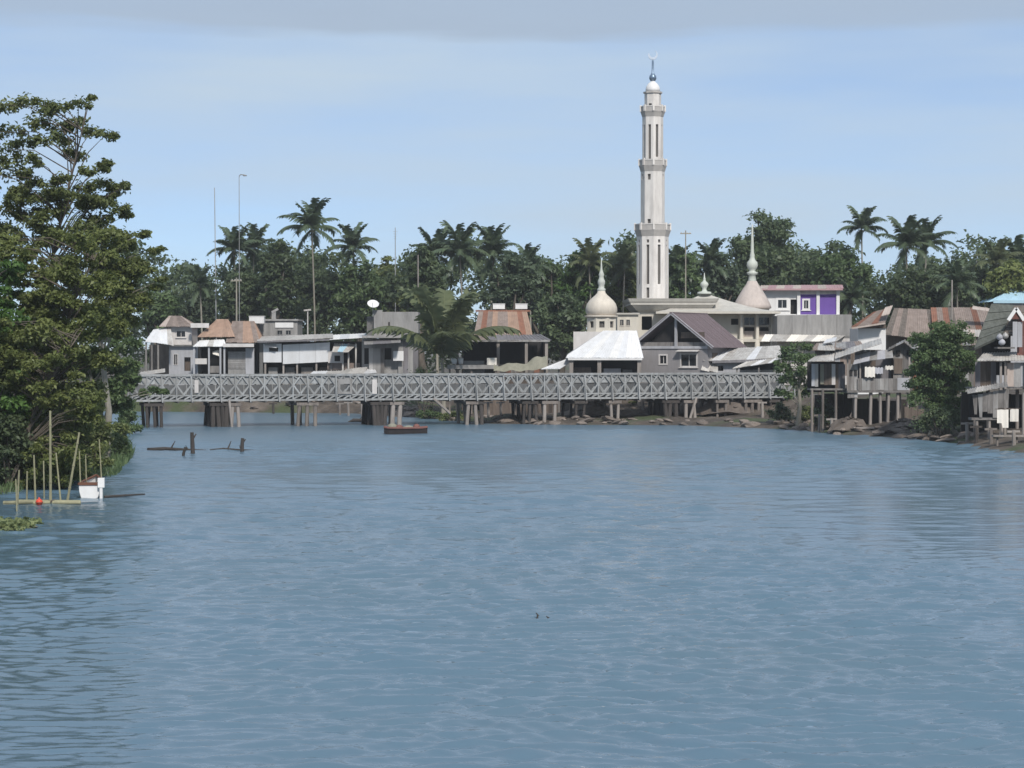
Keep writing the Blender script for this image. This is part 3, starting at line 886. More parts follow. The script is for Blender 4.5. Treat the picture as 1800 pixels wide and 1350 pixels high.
# ------------------------------------------------------------------ the mosque
def onion(t, D, zb, X, cx, base_py, prof, mat, spire, n=28, name="dome"):
    """dome from (width px, py) pairs and a spire of the same kind"""
    o = MB().lathe([(m(w, D) / 2, wz(py, D) - zb) for w, py in prof], n, (X(cx), 0, 0)).build(name, M[mat], t, True)
    MB().lathe([(m(w, D) / 2, wz(py, D) - zb) for w, py in spire], 14, (X(cx), 0, 0)).build("spire", M['finial'], o, True)
    return o
def mosque():
    f = Fr(283, 1235)
    t = root("mosque", "cream mosque hall with flared eaves and pyramid roof below the minaret", "mosque", f.loc)
    # hall walls with arched openings on the side that shows, columns in front
    zf, ze = 0.0, f.z(549)
    ops = [(f.x(a), f.x(b), f.z(c), f.z(d)) for a, b, c, d in ((1128, 1146, 580, 556), (1308, 1326, 571, 558), (1334, 1352, 571, 558), (1308, 1326, 592, 575), (1334, 1352, 592, 575), (1285, 1298, 571, 560))]
    wall(t, f.x(1112), f.x(1356), zf, ze, 0, .3, 'mosque_wall', ops)
    MB().box(f.x(1112), f.x(1112) + .3, .3, 14, zf, ze - .01).build("wall", M['mosque_wall'], t)
    MB().box(f.x(1356) - .3, f.x(1356), .3, 14, zf, ze - .01).build("wall", M['mosque_wall'], t)
    MB().box(f.x(1112) + .3, f.x(1356) - .3, 3.5, 3.6, zf, ze - .01).build("inner_wall", M['room_shade'], t)
    for a, b, c, d in ((1308, 1326, 571, 558), (1334, 1352, 571, 558)):
        window(t, f.x(a), f.x(b), f.z(c), f.z(d), 0, 'mosque_wall', .1)
    for a, b, c, d in ((1308, 1326, 592, 575), (1334, 1352, 592, 575)):
        MB().box(f.x(a), f.x(b), .18, .22, f.z(592), f.z(582)).build("railing_panel", M['dome_pink'], t)
    for px in (1302, 1330, 1357):
        MB().lathe([(.34, 0), (.34, f.z(598)), (.24, f.z(597)), (.22, f.z(556)), (.36, f.z(551)), (.36, ze - .02)], 12, (f.x(px), -.75, 0)).build("column", M['mosque_wall'], t, True)
    MB().box(f.x(1285), f.x(1362), -1.0, -.004, f.z(601), f.z(596)).build("ledge", M['mosque_wall'], t)
    # flared eaves: a boat-shaped rim whose sides lean outwards
    x0, x1 = f.x(1103), f.x(1262); yb0, yb1 = -1.6, 15
    zb_, zt_ = f.z(549), f.z(525)
    ins = 1.5; prof = [(0.0, 0.0), (.25, .22), (.55, .5), (.85, .78), (1.0, 1.0)]
    mb = MB()
    rings = []
    for s, h in prof:
        o = ins * (1 - s ** .8)
        z = zb_ + (zt_ - zb_) * h
        rings.append([(x0 + o, yb0 + o, z), (x1 - o, yb0 + o, z), (x1 - o, yb1 - o, z), (x0 + o, yb1 - o, z)])
    vs = [p for r_ in rings for p in r_]
    fs = [(4*i + j, 4*i + (j+1) % 4, 4*i + 4 + (j+1) % 4, 4*i + 4 + j) for i in range(len(prof) - 1) for j in range(4)]
    inn = [(x0 + .35, yb0 + .35, zt_), (x1 - .35, yb0 + .35, zt_), (x1 - .35, yb1 - .35, zt_), (x0 + .35, yb1 - .35, zt_)]
    k = len(vs); vs += inn
    l = 4 * (len(prof) - 1)
    fs += [(l + j, l + (j+1) % 4, k + (j+1) % 4, k + j) for j in range(4)]
    low_in = [(p[0], p[1], zt_ - .8) for p in inn]; k2 = len(vs); vs += low_in
    fs += [(k + j, k + (j+1) % 4, k2 + (j+1) % 4, k2 + j) for j in range(4)]
    fs += [(k2, k2+1, k2+2, k2+3), (3, 2, 1, 0)]
    mb.add(vs, fs).build("flared_eaves", M['mosque_roof'], t)
    # pyramid roof with slightly hollow slopes and a thin eave slab
    ax, az = f.x(1242), f.z(513)
    e = [(f.x(1152), -2.6), (f.x(1366), -2.6), (f.x(1366) + .8, 13), (f.x(1152), 13)]
    ay = 4.0
    mb = MB(); vs = []
    levels = [0, .2, .42, .66, .86, 1.0]
    for s in levels:
        h = s ** 1.45
        for q in e:
            vs.append((q[0] + (ax - q[0]) * s, q[1] + (ay - q[1]) * s, f.z(548) + (az - f.z(548)) * h))
    fs = [(4*i + j, 4*i + (j+1) % 4, 4*i + 4 + (j+1) % 4, 4*i + 4 + j) for i in range(len(levels) - 1) for j in range(4)]
    fs.append((3, 2, 1, 0))
    mb.add(vs, fs).build("pyramid_roof", M['mosque_roof'], t)
    MB().box(e[0][0] - .1, e[1][0] + .1, -2.75, 13.1, f.z(548) - .28, f.z(548) - .006).build("eave_slab", M['mosque_wall'], t)
    MB().lathe([(m(w, f.D) / 2, f.z(py)) for w, py in ((26, 516), (24, 512), (10, 511), (7, 507), (10, 503), (15, 499.5), (13, 496), (6, 493), (4, 490), (5, 488.5), (3, 487), (1, 478))], 14, (ax, ay - .6, 0)).build("finial", M['finial'], t, True)
    # bell-shaped dome behind on the right, with its tall spire
    dm = Fr(296, 1322, f.zb)
    g = root("bell_dome_tower", "bell-shaped pinkish dome with a tall spire beside the mosque's pyramid roof", "dome", dm.loc)
    MB().lathe([(m(60, 296) / 2, 0), (m(60, 296) / 2, dm.z(541))], 16).build("drum", M['mosque_wall'], g, True)
    onion(g, 296, f.zb, dm.x, 1322, 541, [(62, 543), (68, 541), (64, 535), (54, 525), (42, 515), (31, 506), (21, 499), (16, 494)], 'dome_pink',
          [(16, 497), (14, 492), (12, 484), (18, 482), (20, 479), (12, 477.5), (11, 475), (16, 472), (20, 467), (18, 461), (11, 457), (8, 452), (9, 449), (6, 444), (5, 425), (3, 400), (1, 394)])
    # onion dome on a low arcaded drum, left of the minaret
    d2 = Fr(272, 1057)
    h = root("onion_dome_tower", "cream onion dome on a small windowed drum left of the minaret", "dome", d2.loc)
    rr = m(50, 272) / 2
    for k in range(8):
        a = -math.pi / 2 + k * math.pi / 4
        fw = 2 * rr * math.tan(math.pi / 8)
        o = wall(h, -fw / 2, fw / 2, d2.z(583), d2.z(558), -rr, .18, 'mosque_wall', [(-.32, .32, d2.z(576), d2.z(565))], name="drum_wall")
        o.rotation_euler = (0, 0, a + math.pi / 2)
    MB().lathe([(rr * .85, 0.01), (rr * .85, d2.z(558.5))], 12).build("drum_core", M['slit'], h)
    MB().lathe([(rr * 1.12, d2.z(558)), (rr * 1.18, d2.z(557)), (rr * 1.18, d2.z(555)), (rr * 1.0, d2.z(554.6))], 24).build("cornice", M['dome'], h, True)
    MB().box(-rr * 1.25, rr * 1.25, -rr * 1.25, rr * 1.25, 0, d2.z(583)).build("plinth", M['mosque_wall'], h)
    onion(h, 272, d2.zb, lambda px: 0, 1057, 0, [(45, 556), (52, 553), (56, 547), (55.5, 541), (51, 534), (42, 528), (31, 523), (22, 519), (15, 515), (13, 511)], 'dome',
          [(13, 513), (14, 511), (15, 508), (10, 506), (10, 502), (13, 498), (13, 494), (9, 490), (8, 486), (10, 483), (7, 479), (4, 474), (3, 468), (1, 455)])
    # small windowed annexe joining the onion dome and the minaret
    an = Fr(276, 1100)
    s = root("mosque_annexe", "low cream annexe with small windows between onion dome and minaret", "building", an.loc)
    wn_ = [(an.x(a), an.x(b), an.z(572), an.z(562)) for a, b in ((1090, 1096), (1101, 1107))]
    shell(s, an.x(1085), an.x(1122), 0, an.z(553), 6, 'mosque_wall', wn_)
    for w in wn_: window(s, *w, 0, 'mosque_wall', .08, sill=False)
    MB().box(an.x(1083), an.x(1124), -.3, 6.3, an.z(553) + .005, an.z(550)).build("roof_slab", M['mosque_roof'], s)
mosque()

# ------------------------------------------------------------------ village houses behind the bridge, left to right
def hip_roof(t, f, xl, xr, py_eave, xrl, xrr, py_ridge, y0, depth, n, mats, seed=0, dy_ridge=None, fascia=None):
    """hipped roof laid in sheets: front slope and both ends"""
    ym = y0 + depth / 2
    ze, zr = f.z(py_eave), f.z(py_ridge, ym)
    A = (f.x(xl), y0, ze); B = (f.x(xr), y0, ze); A2 = (f.x(xl), y0 + depth, ze); B2 = (f.x(xr), y0 + depth, ze)
    C = (f.x(xrr, ym), ym, zr); D_ = (f.x(xrl, ym), ym, zr)
    sheets(t, A, B, C, D_, n, mats, seed=seed)
    sheets(t, A2, A, D_, D_, max(2, n // 2), mats, seed=seed + 1)
    sheets(t, B, B2, C, C, max(2, n // 2), mats, seed=seed + 2)
    sheets(t, B2, A2, D_, C, max(2, n // 2), mats, seed=seed + 3)
    if fascia:
        MB().box(A[0] - .1, B[0] + .1, y0 - .1, y0 - .02, ze - .3, ze + .06).build("fascia", M[fascia], t)

def house_pale():
    f = Fr(285, 310)
    t = root("pale_house", "small pale two-storey house with brown hipped roof beside the leafy bank", "house", f.loc)
    lw = [(f.x(306), f.x(312), f.z(641), f.z(623)), (f.x(324), f.x(335), f.z(652), f.z(628))]
    shell(t, f.x(297), f.x(346), 0, f.z(608), 6, 'plaster_grey', lw)
    window(t, *lw[0], 0, 'plaster', .06, sill=False)
    MB().box(lw[1][0], lw[1][1], .6, .65, lw[1][2], lw[1][3]).build("door", M['wood_brown'], t)
    uw = [(f.x(310), f.x(325), f.z(592), f.z(582))]
    shell(t, f.x(297), f.x(336), f.z(607), f.z(572), 5.5, 'plaster', uw, y=.4)
    window(t, *uw[0], .4, 'plaster', .1)
    hip_roof(t, f, 281, 340, 574, 298, 318, 556, -.3, 7, 5, ['rust_grey', 'rust_grey', 'pale_sheet'], 3)
    MB().box(f.x(294), f.x(348), -.5, 5.8, f.z(609) + .02, f.z(606)).build("floor_slab", M['concrete_dark'], t)
    # white lean-to roof fanning down to the left
    sheets(t, f.p(256, 600, -2.5), f.p(305, 607, -2.5), f.p(300, 575, .3), f.p(270, 580, .3), 5, ['white_metal', 'zinc_pale'], seed=5)
    posts(t, [f.x(262), f.x(272), f.x(283)], -2.2, 0, f.z(602), .2, 'wood_grey')
    MB().box(f.x(258), f.x(296), 2.0, 2.1, 0, f.z(606)).build("back_panel", M['wood_brown'], t)
    sheets(t, f.p(236, 662, -5), f.p(290, 654, -5), f.p(290, 648, -2), f.p(236, 656, -2), 3, ['zinc_pale'], seed=6)
house_pale()

def house_orange():
    f = Fr(283, 400)
    t = root("rusty_hip_roof_house", "low house with orange rusty hipped roof and a dark open porch", "house", f.loc)
    hip_roof(t, f, 348, 412, 592, 382, 400, 562, 0, 8, 6, 'rust_orange', 11)
    hip_roof(t, f, 398, 458, 602, 410, 446, 565, -.6, 9, 6, ['rust_grey', 'rust_orange', 'rust_grey'], 15)
    MB().box(f.x(334), f.x(366), .6, 1.0, f.z(576), f.z(568)).build("parapet", M['plaster'], t)
    # cream porch awning
    sheets(t, f.p(340, 609, -2.2), f.p(398, 609, -2.2), f.p(394, 597, 0), f.p(352, 599, 0), 5, ['white', 'zinc_pale'], seed=19)
    MB().box(f.x(396), f.x(450), -2.3, -2.1, f.z(610), f.z(604)).build("fascia", M['plaster'], t)
    MB().box(f.x(396), f.x(450), -2.1, .0, f.z(605), f.z(604) - .02).build("awning", M['zinc_pale'], t)
    MB().box(f.x(346), f.x(452), 3.0, 3.1, 0, f.z(600)).build("back_wall", M['room_shade'], t)
    MB().box(f.x(346), f.x(346) + .15, 0, 3, 0, f.z(600)).build("wall", M['plaster_grey'], t)
    posts(t, [f.x(345), f.x(371), f.x(391), f.x(398)], -1.9, 0, f.z(609), .22, 'plaster_grey')
    wall(t, f.x(402), f.x(433), 0, f.z(618), -.6, .12, 'concrete')
    for i in range(9):
        z = f.z(648) + (f.z(620) - f.z(648)) * i / 9
        MB().box(f.x(402), f.x(433), -.68, -.61, z, z + .19).build("shutter_slat", M['zinc'], t)
    MB().box(f.x(433), f.x(448), -.8, -.4, 0, f.z(612)).build("pillar", M['plaster_grey'], t)
    MB().box(f.x(345), f.x(366), -1.2, -.6, f.z(640), f.z(630)).build("counter", M['plaster'], t)
    MB().box(f.x(372), f.x(390), -1.7, -1.6, f.z(655), f.z(643)).build("half_wall", M['wood_grey'], t)
    sheets(t, f.p(374, 622, -1.7), f.p(386, 626, -1.7), f.p(386, 615, -1), f.p(374, 618, -1), 1, 'cloth_white', name="hanging_cloth")
house_orange()

def house_concrete():
    f = Fr(293, 490)
    t = root("concrete_block_building", "grey flat-roofed concrete building behind the white shopfront", "building", f.loc)
    op = [(f.x(488), f.x(496), f.z(588), f.z(581)), (f.x(503), f.x(511), f.z(588), f.z(581))]
    shell(t, f.x(456), f.x(523), 0, f.z(564), 7, 'concrete', op)
    for o in op: window(t, *o, 0, 'concrete', .07, sill=False)
    MB().box(f.x(454), f.x(525), -.3, 7.2, f.z(564) + .005, f.z(561)).build("roof_slab", M['concrete'], t)
    MB().box(f.x(484), f.x(516), -.12, -.02, f.z(576), f.z(567)).build("white_panel", M['white'], t)
    MB().box(f.x(477), f.x(484), .5, 1.2, f.z(561) + .01, f.z(546)).build("chimney", M['concrete'], t)
    MB().bar(f.p(478, 549, .6), f.p(489, 543, .6), .3).build("pipe", M['concrete'], t)
    wt = root("water_tank", "white boxy roof tank at the left end of the grey concrete building", "water tank", (wx(452, 291), 290.4, wz(568.5, 291)))
    a = m(13, 291)
    MB().box(-a, a, 0, 1.5, 0, m(12, 291)).build("tank_body", M['white'], wt)
    MB().box(-a - .05, a + .05, -.05, 1.55, m(12, 291) + .002, m(13, 291)).build("lid", M['white'], wt)
    # block pier carrying the tank
    MB().box(f.x(436), f.x(455.5), -2.8, 1.0, 0, f.z(568.5) - .12).build("stair_tower", M['rust_grey'], t)
house_concrete()

def shop():
    f = Fr(282, 545)
    t = root("white_shopfront", "long low shop with a bright white front panel and pale roof edge", "shop", f.loc)
    # boards of the white front: two panels with a gap under a bent corner
    for a, b in ((497, 526), (526, 555), (555, 580)):
        za = lambda px: f.z(606 - (px - 497) * .05); zb = lambda px: f.z(640 - (px - 497) * .05)
        MB().slab((f.x(a) + .01, -.02, zb(a)), (f.x(b) - .01, -.02, zb(b)), (f.x(b) - .01, -.02, za(b)), (f.x(a) + .01, -.02, za(a)), .08).build("front_panel", M['white_metal'], t)
    wall(t, f.x(463), f.x(495), f.z(637), f.z(604), 0, .08, 'white_metal', [(f.x(473), f.x(489), f.z(618), f.z(611))], name="front_panel")
    MB().box(f.x(474), f.x(488), .1, .2, f.z(618), f.z(611)).build("gap_shade", M['room_shade'], t)  # dark box painted as the shade inside the gap
    sheets(t, f.p(465, 609, -.6), f.p(486, 611, -.6), f.p(486, 604, 0), f.p(465, 603, 0), 2, 'white_metal', name="bent_flap")
    # roof: dark edge, then long pale sheets rising to the right
    sheets(t, f.p(452, 600, -1.2), f.p(585, 594, -1.2), f.p(585, 587, 5), f.p(455, 592, 5), 8, ['zinc_pale', 'white_metal', 'zinc_pale'], seed=31)
    MB().bar(f.p(452, 601, -1.25), f.p(586, 597, -1.25), .22, .1).build("fascia", M['zinc_dark'], t)
    sheets(t, f.p(580, 597, -1.6), f.p(665, 592, -1.6), f.p(662, 585.5, 5), f.p(584, 589, 5), 5, ['white_metal', 'white'], seed=33)
    # room behind, open part with framed counter at the right
    MB().box(f.x(456), f.x(462), 0, 5, 0, f.z(602)).build("wall", M['concrete_dark'], t)
    MB().box(f.x(456), f.x(642), 4.9, 5, 0, f.z(600)).build("wall", M['room_shade'], t)
    MB().box(f.x(636), f.x(644), 0, 4.9, 0, f.z(600)).build("wall", M['concrete'], t)
    wall(t, f.x(577), f.x(602), f.z(638), f.z(617), -.1, .1, 'plaster', [(f.x(588), f.x(598), f.z(635), f.z(625))], name="counter_frame")
    sheets(t, f.p(584, 618, -2), f.p(612, 619, -2), f.p(627, 606, 0), f.p(588, 604, 0), 3, ['sky_blue', 'zinc_pale'], seed=36, name="awning_sheet")
    posts(t, [f.x(603), f.x(613), f.x(626), f.x(641)], -.3, 0, f.z(604), .2, 'zinc_pale')
    posts(t, [f.x(466), f.x(498), f.x(522), f.x(556), f.x(582)], .3, 0, f.z(637), .22, 'pile_pale')
    MB().box(f.x(575), f.x(632), .3, .45, f.z(650), f.z(638)).build("half_wall", M['rust_grey'], t)
    for i, (a, b, mt_) in enumerate(((470, 486, 'concrete'), (500, 516, 'wood_grey'), (528, 548, 'pile_pale'), (560, 574, 'wood_brown'))):
        MB().box(f.x(a), f.x(b), 1.2, 2.0, 0, f.z(646)).build("stall_shelf", M[mt_], t)
    # low pale sheet roof right at the bridge rail
    g = Fr(277, 600)
    s = root("sheet_lean_to", "low lean-to of pale metal sheets peeping over the bridge rail below the white shop", "shed", g.loc)
    sheets(s, g.p(545, 658, -1), g.p(600, 657, -1), g.p(604, 652, 2), g.p(552, 653, 2), 4, ['zinc_pale', 'white_metal'], seed=41)
    sheets(s, g.p(594, 659, -1.5), g.p(640, 657, -1.5), g.p(646, 645, 2), g.p(610, 649, 2), 3, ['zinc_pale', 'white_metal'], seed=42)
    sheets(s, g.p(640, 657, -1.5), g.p(662, 655, -1.5), g.p(660, 650, 2), g.p(646, 649, 2), 2, ['white_metal'], seed=43)
    posts(s, [g.x(550), g.x(600), g.x(655)], 0, -1, g.z(656), .16, 'wood_grey')
    MB().box(g.x(552), g.x(656), 1.8, 1.9, -1, g.z(654)).build("back_panel", M['wood_brown'], s)
shop()

def house_grey():
    f = Fr(279, 690)
    t = root("grey_unfinished_house", "grey unfinished concrete house with a slit window behind the short palm", "house", f.loc)
    op = [(f.x(681), f.x(686), f.z(582), f.z(566))]
    shell(t, f.x(660), f.x(735), f.z(592), f.z(548), 6, 'concrete', op, y=.5)
    MB().box(f.x(682), f.x(685), .55, .6, f.z(582), f.z(566)).build("slit_shade", M['room_shade'], t)
    MB().box(f.x(644), f.x(660), 1.0, 6, f.z(592), f.z(556)).build("side_room", M['concrete_dark'], t)
    MB().box(f.x(657), f.x(672), .3, .499, f.z(592), f.z(545)).build("pillar", M['concrete'], t)
    MB().box(f.x(638), f.x(736), -1.4, 6.5, f.z(594), f.z(590)).build("balcony_slab", M['concrete'], t)
    sheets(t, f.p(640, 606, -3), f.p(704, 602, -3), f.p(704, 596, 0), f.p(640, 598, 0), 4, ['zinc', 'zinc_dark'], seed=51)
    op2 = [(f.x(640), f.x(648), f.z(640), f.z(612)), (f.x(676), f.x(688), f.z(632), f.z(612))]
    wall(t, f.x(636), f.x(735), 0, f.z(595), .2, .2, 'concrete', op2)
    MB().box(f.x(636), f.x(735), 2.2, 2.3, 0, f.z(596)).build("inner_wall", M['room_shade'], t)
    boards(t, f.x(649), f.x(676), 0, f.z(612), -.4, 4, ['concrete', 'zinc', 'wood_grey'], 52)
    MB().box(f.x(692), f.x(710), -1.0, -.95, f.z(634), f.z(617)).build("white_sheet", M['white'], t)
    boards(t, f.x(700), f.x(735), 0, f.z(600), -.2, 4, ['zinc_dark', 'concrete'], 53)
    # satellite dish on its pole
    d = root("satellite_dish", "white satellite dish on a pole above the grey unfinished house", "dish", (wx(655, 278), 277.6, wz(556, 278)))
    MB().tube([(0, 1.4, -.02), (0, 1.4, m(19, 278))], .06, 6).build("mast", M['steel'], d)
    MB().lathe([(.02, 0), (.3, .03), (.55, .11), (.72, .24), (.75, .24), (.57, .07), (.3, -.02), (.02, -.04)], 18).build("reflector", M['white'], d, True, (0, 1.2, m(20, 278)), (R(42), 0, R(12)))
    MB().tube([(0, .9, m(17, 278)), (0, .5, m(24, 278))], .03, 5).build("feed_arm", M['steel'], d)
house_grey()

def house_rust():
    f = Fr(257, 880)
    t = root("rust_striped_house", "house with a patched red and cream metal roof over a dark porch", "house", f.loc)
    sheets(t, f.p(833, 592, -.2), f.p(936, 590, -.2), f.p(926, 548, 5), f.p(842, 547, 5), 10,
           ['rust', 'pale_sheet', 'rust', 'rust_grey', 'rust_grey', 'rust_orange', 'pale_sheet'], seed=66)
    sheets(t, f.p(842, 547, 5.05), f.p(926, 548, 5.05), f.p(936, 590, 10), f.p(833, 592, 10), 5, ['rust'], seed=62)
    MB().box(f.x(836, 5), f.x(932, 5), 4.9, 5.15, f.z(548, 5), f.z(545, 5)).build("ridge_cap", M['rust'], t)
    # dark porch roof with a paler edge
    sheets(t, f.p(798, 600, -3), f.p(968, 598, -3), f.p(950, 588, .2), f.p(815, 589, .2), 9, ['zinc_dark', 'zinc_dark', 'rust_grey'], seed=63)
    MB().box(f.x(800), f.x(966), -3.1, -2.98, f.z(601), f.z(597.5)).build("fascia", M['zinc'], t)
    MB().box(f.x(812), f.x(960), 1.5, 1.6, 0, f.z(592)).build("back_wall", M['room_shade'], t)
    MB().box(f.x(812), f.x(812) + .15, -1, 1.5, 0, f.z(594)).build("wall", M['wood_brown'], t)
    MB().box(f.x(955), f.x(955) + .15, -1, 1.5, 0, f.z(594)).build("wall", M['wood_brown'], t)
    posts(t, [f.x(805), f.x(876), f.x(925), f.x(960)], -2.7, 0, f.z(600), .34, 'pile_pale')
    MB().box(f.x(815), f.x(852), -2.5, -2.4, f.z(655), f.z(634)).build("half_wall", M['concrete'], t)
    boards(t, f.x(878), f.x(958), 0, f.z(640), -2.4, 8, ['wood_brown', 'wood_grey', 'rust'], 65)
    # gear on the porch
    for i, (a, b, c, d, mt_, nm, lb) in enumerate(((793, 804, 640, 630, 'white', "white_bucket", "left one of two white buckets on the porch ledge beside the short palm"),
                                           (805, 815, 640, 630, 'white', "white_bucket", "right one of two white buckets on the porch ledge beside the short palm"),
                                           (856, 873, 647, 632, 'cloth_white', "cardboard_box", "pale square box on the ledge at the foot of the porch post"))):
        q = root(nm, lb, "bucket" if 'bucket' in nm else "box", (wx((a + b) / 2, 253.6), 253.6, wz(c, 253.6)))
        w = m(b - a, 253.6); h = m(c - d, 253.6)
        if 'bucket' in nm:
            MB().lathe([(w * .38, 0), (w * .48, h), (w * .42, h), (w * .34, .05)], 14).build("bucket_body", M['white'], q, True)
            MB().tube([(-w * .47, 0, h * .9), (-w * .3, -.05, h * 1.18), (w * .3, -.05, h * 1.18), (w * .47, 0, h * .9)], .03, 5).build("handle", M['steel'], q)
        else:
            MB().box(-w / 2, w / 2, -.3, .4, 0, h).build("carton", M['cloth_white'], q)
            MB().slab((-w / 2, -.3, h + .01), (w / 2, -.3, h + .01), (w / 2, -.05, h + .2), (-w / 2, -.05, h + .2), .02).build("flap", M['cloth_white'], q)
    MB().box(f.x(788), f.x(876), -4.0, -2.6, f.z(648), f.z(641)).build("porch_ledge", M['concrete'], t)
    posts(t, [f.x(792), f.x(830), f.x(872)], -3.6, -1.6, f.z(648), .2, 'pile')
    # olive tarpaulin draped over something long
    tp = root("tarpaulin", "olive tarpaulin draped in folds in front of the dark porch", "tarpaulin", (wx(915, 252), 252, wz(655, 252)))
    nx_, ny_ = 22, 8; vs = []
    for j in range(ny_):
        for i in range(nx_):
            u, v = i / (nx_ - 1), j / (ny_ - 1)
            px = 868 + u * 94
            top = 640 - 18 * max(0, (u - .35) / .65) ** 1.5 + 3 * math.sin(u * 14)
            z = m(655 - top, 252) * (1 - (1 - math.sin(v * math.pi)) * .8)
            vs.append((m(px - 915, 252), -1.0 + 2.0 * v, max(.02, z + .08 * math.sin(u * 23 + v * 6))))
    MB().add(vs, [(j*nx_+i, j*nx_+i+1, (j+1)*nx_+i+1, (j+1)*nx_+i) for j in range(ny_-1) for i in range(nx_-1)]).build("tarp_cloth", M['tarp'], tp, True)
    MB().box(m(-44, 252), m(44, 252), -.8, .8, -2.6, -.02).build("timber_stack", M['wood_brown'], tp)
    for px, nm, lb in ((877, "water_tank", "left one of two white boxy tanks on the ridge of the rust striped roof"), (916.5, "water_tank", "right one of two white boxy tanks on the ridge of the rust striped roof")):
        wt = root(nm, lb, "water tank", (wx(px, 262.4), 262.4, f.zb + f.z(545, 5) + .01))
        a = m(10.5, 262); h = m(10, 262)
        MB().box(-a, a, -.3, 1.2, .12, h).build("tank_body", M['white'], wt)
        MB().box(-a - .04, a + .04, -.34, 1.24, h + .002, h + .08).build("lid", M['white'], wt)
        MB().box(-a * .9, -a * .7, -.2, 1.1, -.12, .118).box(a * .7, a * .9, -.2, 1.1, -.12, .118).build("tank_foot", M['rust'], wt)
house_rust()

def pavilion():
    f = Fr(245, 1062)
    t = root("white_hip_roof_pavilion", "open pavilion with a bright white hipped metal roof left of the gabled house", "pavilion", f.loc)
    z0 = f.z(655)
    ym = 4.0
    A, B, C, D_ = f.p(996, 629, -1), f.p(1130, 629, -1), f.p(1118, 582, ym), f.p(1062, 582, ym)
    sheets(t, A, B, C, D_, 9, ['white_metal', 'white'], seed=71)
    A2, B2 = f.p(1000, 622, 9), f.p(1128, 622, 9)
    sheets(t, A2, A, D_, D_, 4, ['white_metal'], seed=72)
    sheets(t, B, B2, C, C, 3, ['white_metal'], seed=73)
    sheets(t, B2, A2, D_, C, 5, ['white_metal'], seed=74)
    MB().box(f.x(998), f.x(1128), -1.1, -1.0, f.z(633), f.z(629.5)).build("fascia", M['white'], t)
    posts(t, [f.x(1004), f.x(1053), f.x(1123)], -.6, -2.4, f.z(630), .42, 'pile_pale')
    MB().box(f.x(1004), f.x(1124), 4.0, 4.1, -.5, f.z(628)).build("back_wall", M['room_shade'], t)
    MB().box(f.x(1000), f.x(1126), -.3, 4.3, f.z(668), f.z(664)).build("floor", M['deck_wood'], t)
    for i, (a, b, py, mt_) in enumerate(((1010, 1040, 646, 'wood_brown'), (1062, 1092, 648, 'plaster_grey'), (1096, 1112, 650, 'concrete_dark'))):
        MB().box(f.x(a), f.x(b), 1.0, 1.9, f.z(664) + .01, f.z(py)).build("bench", M[mt_], t)
    # low roof wing running down to the left
    sheets(t, f.p(952, 649, -1.5), f.p(985, 648, -1.5), f.p(1012, 630, 2), f.p(996, 632, 2), 3, ['zinc_pale', 'white_metal'], seed=75)
    posts(t, [f.x(958), f.x(982)], -1, -2.4, f.z(648), .18, 'wood_grey')
    # white base wall under the onion dome, behind the roof
    MB().box(f.x(1008, 12), f.x(1058, 12), 12, 12.3, 0, f.z(583, 12)).build("rear_wall", M['plaster'], t)
pavilion()

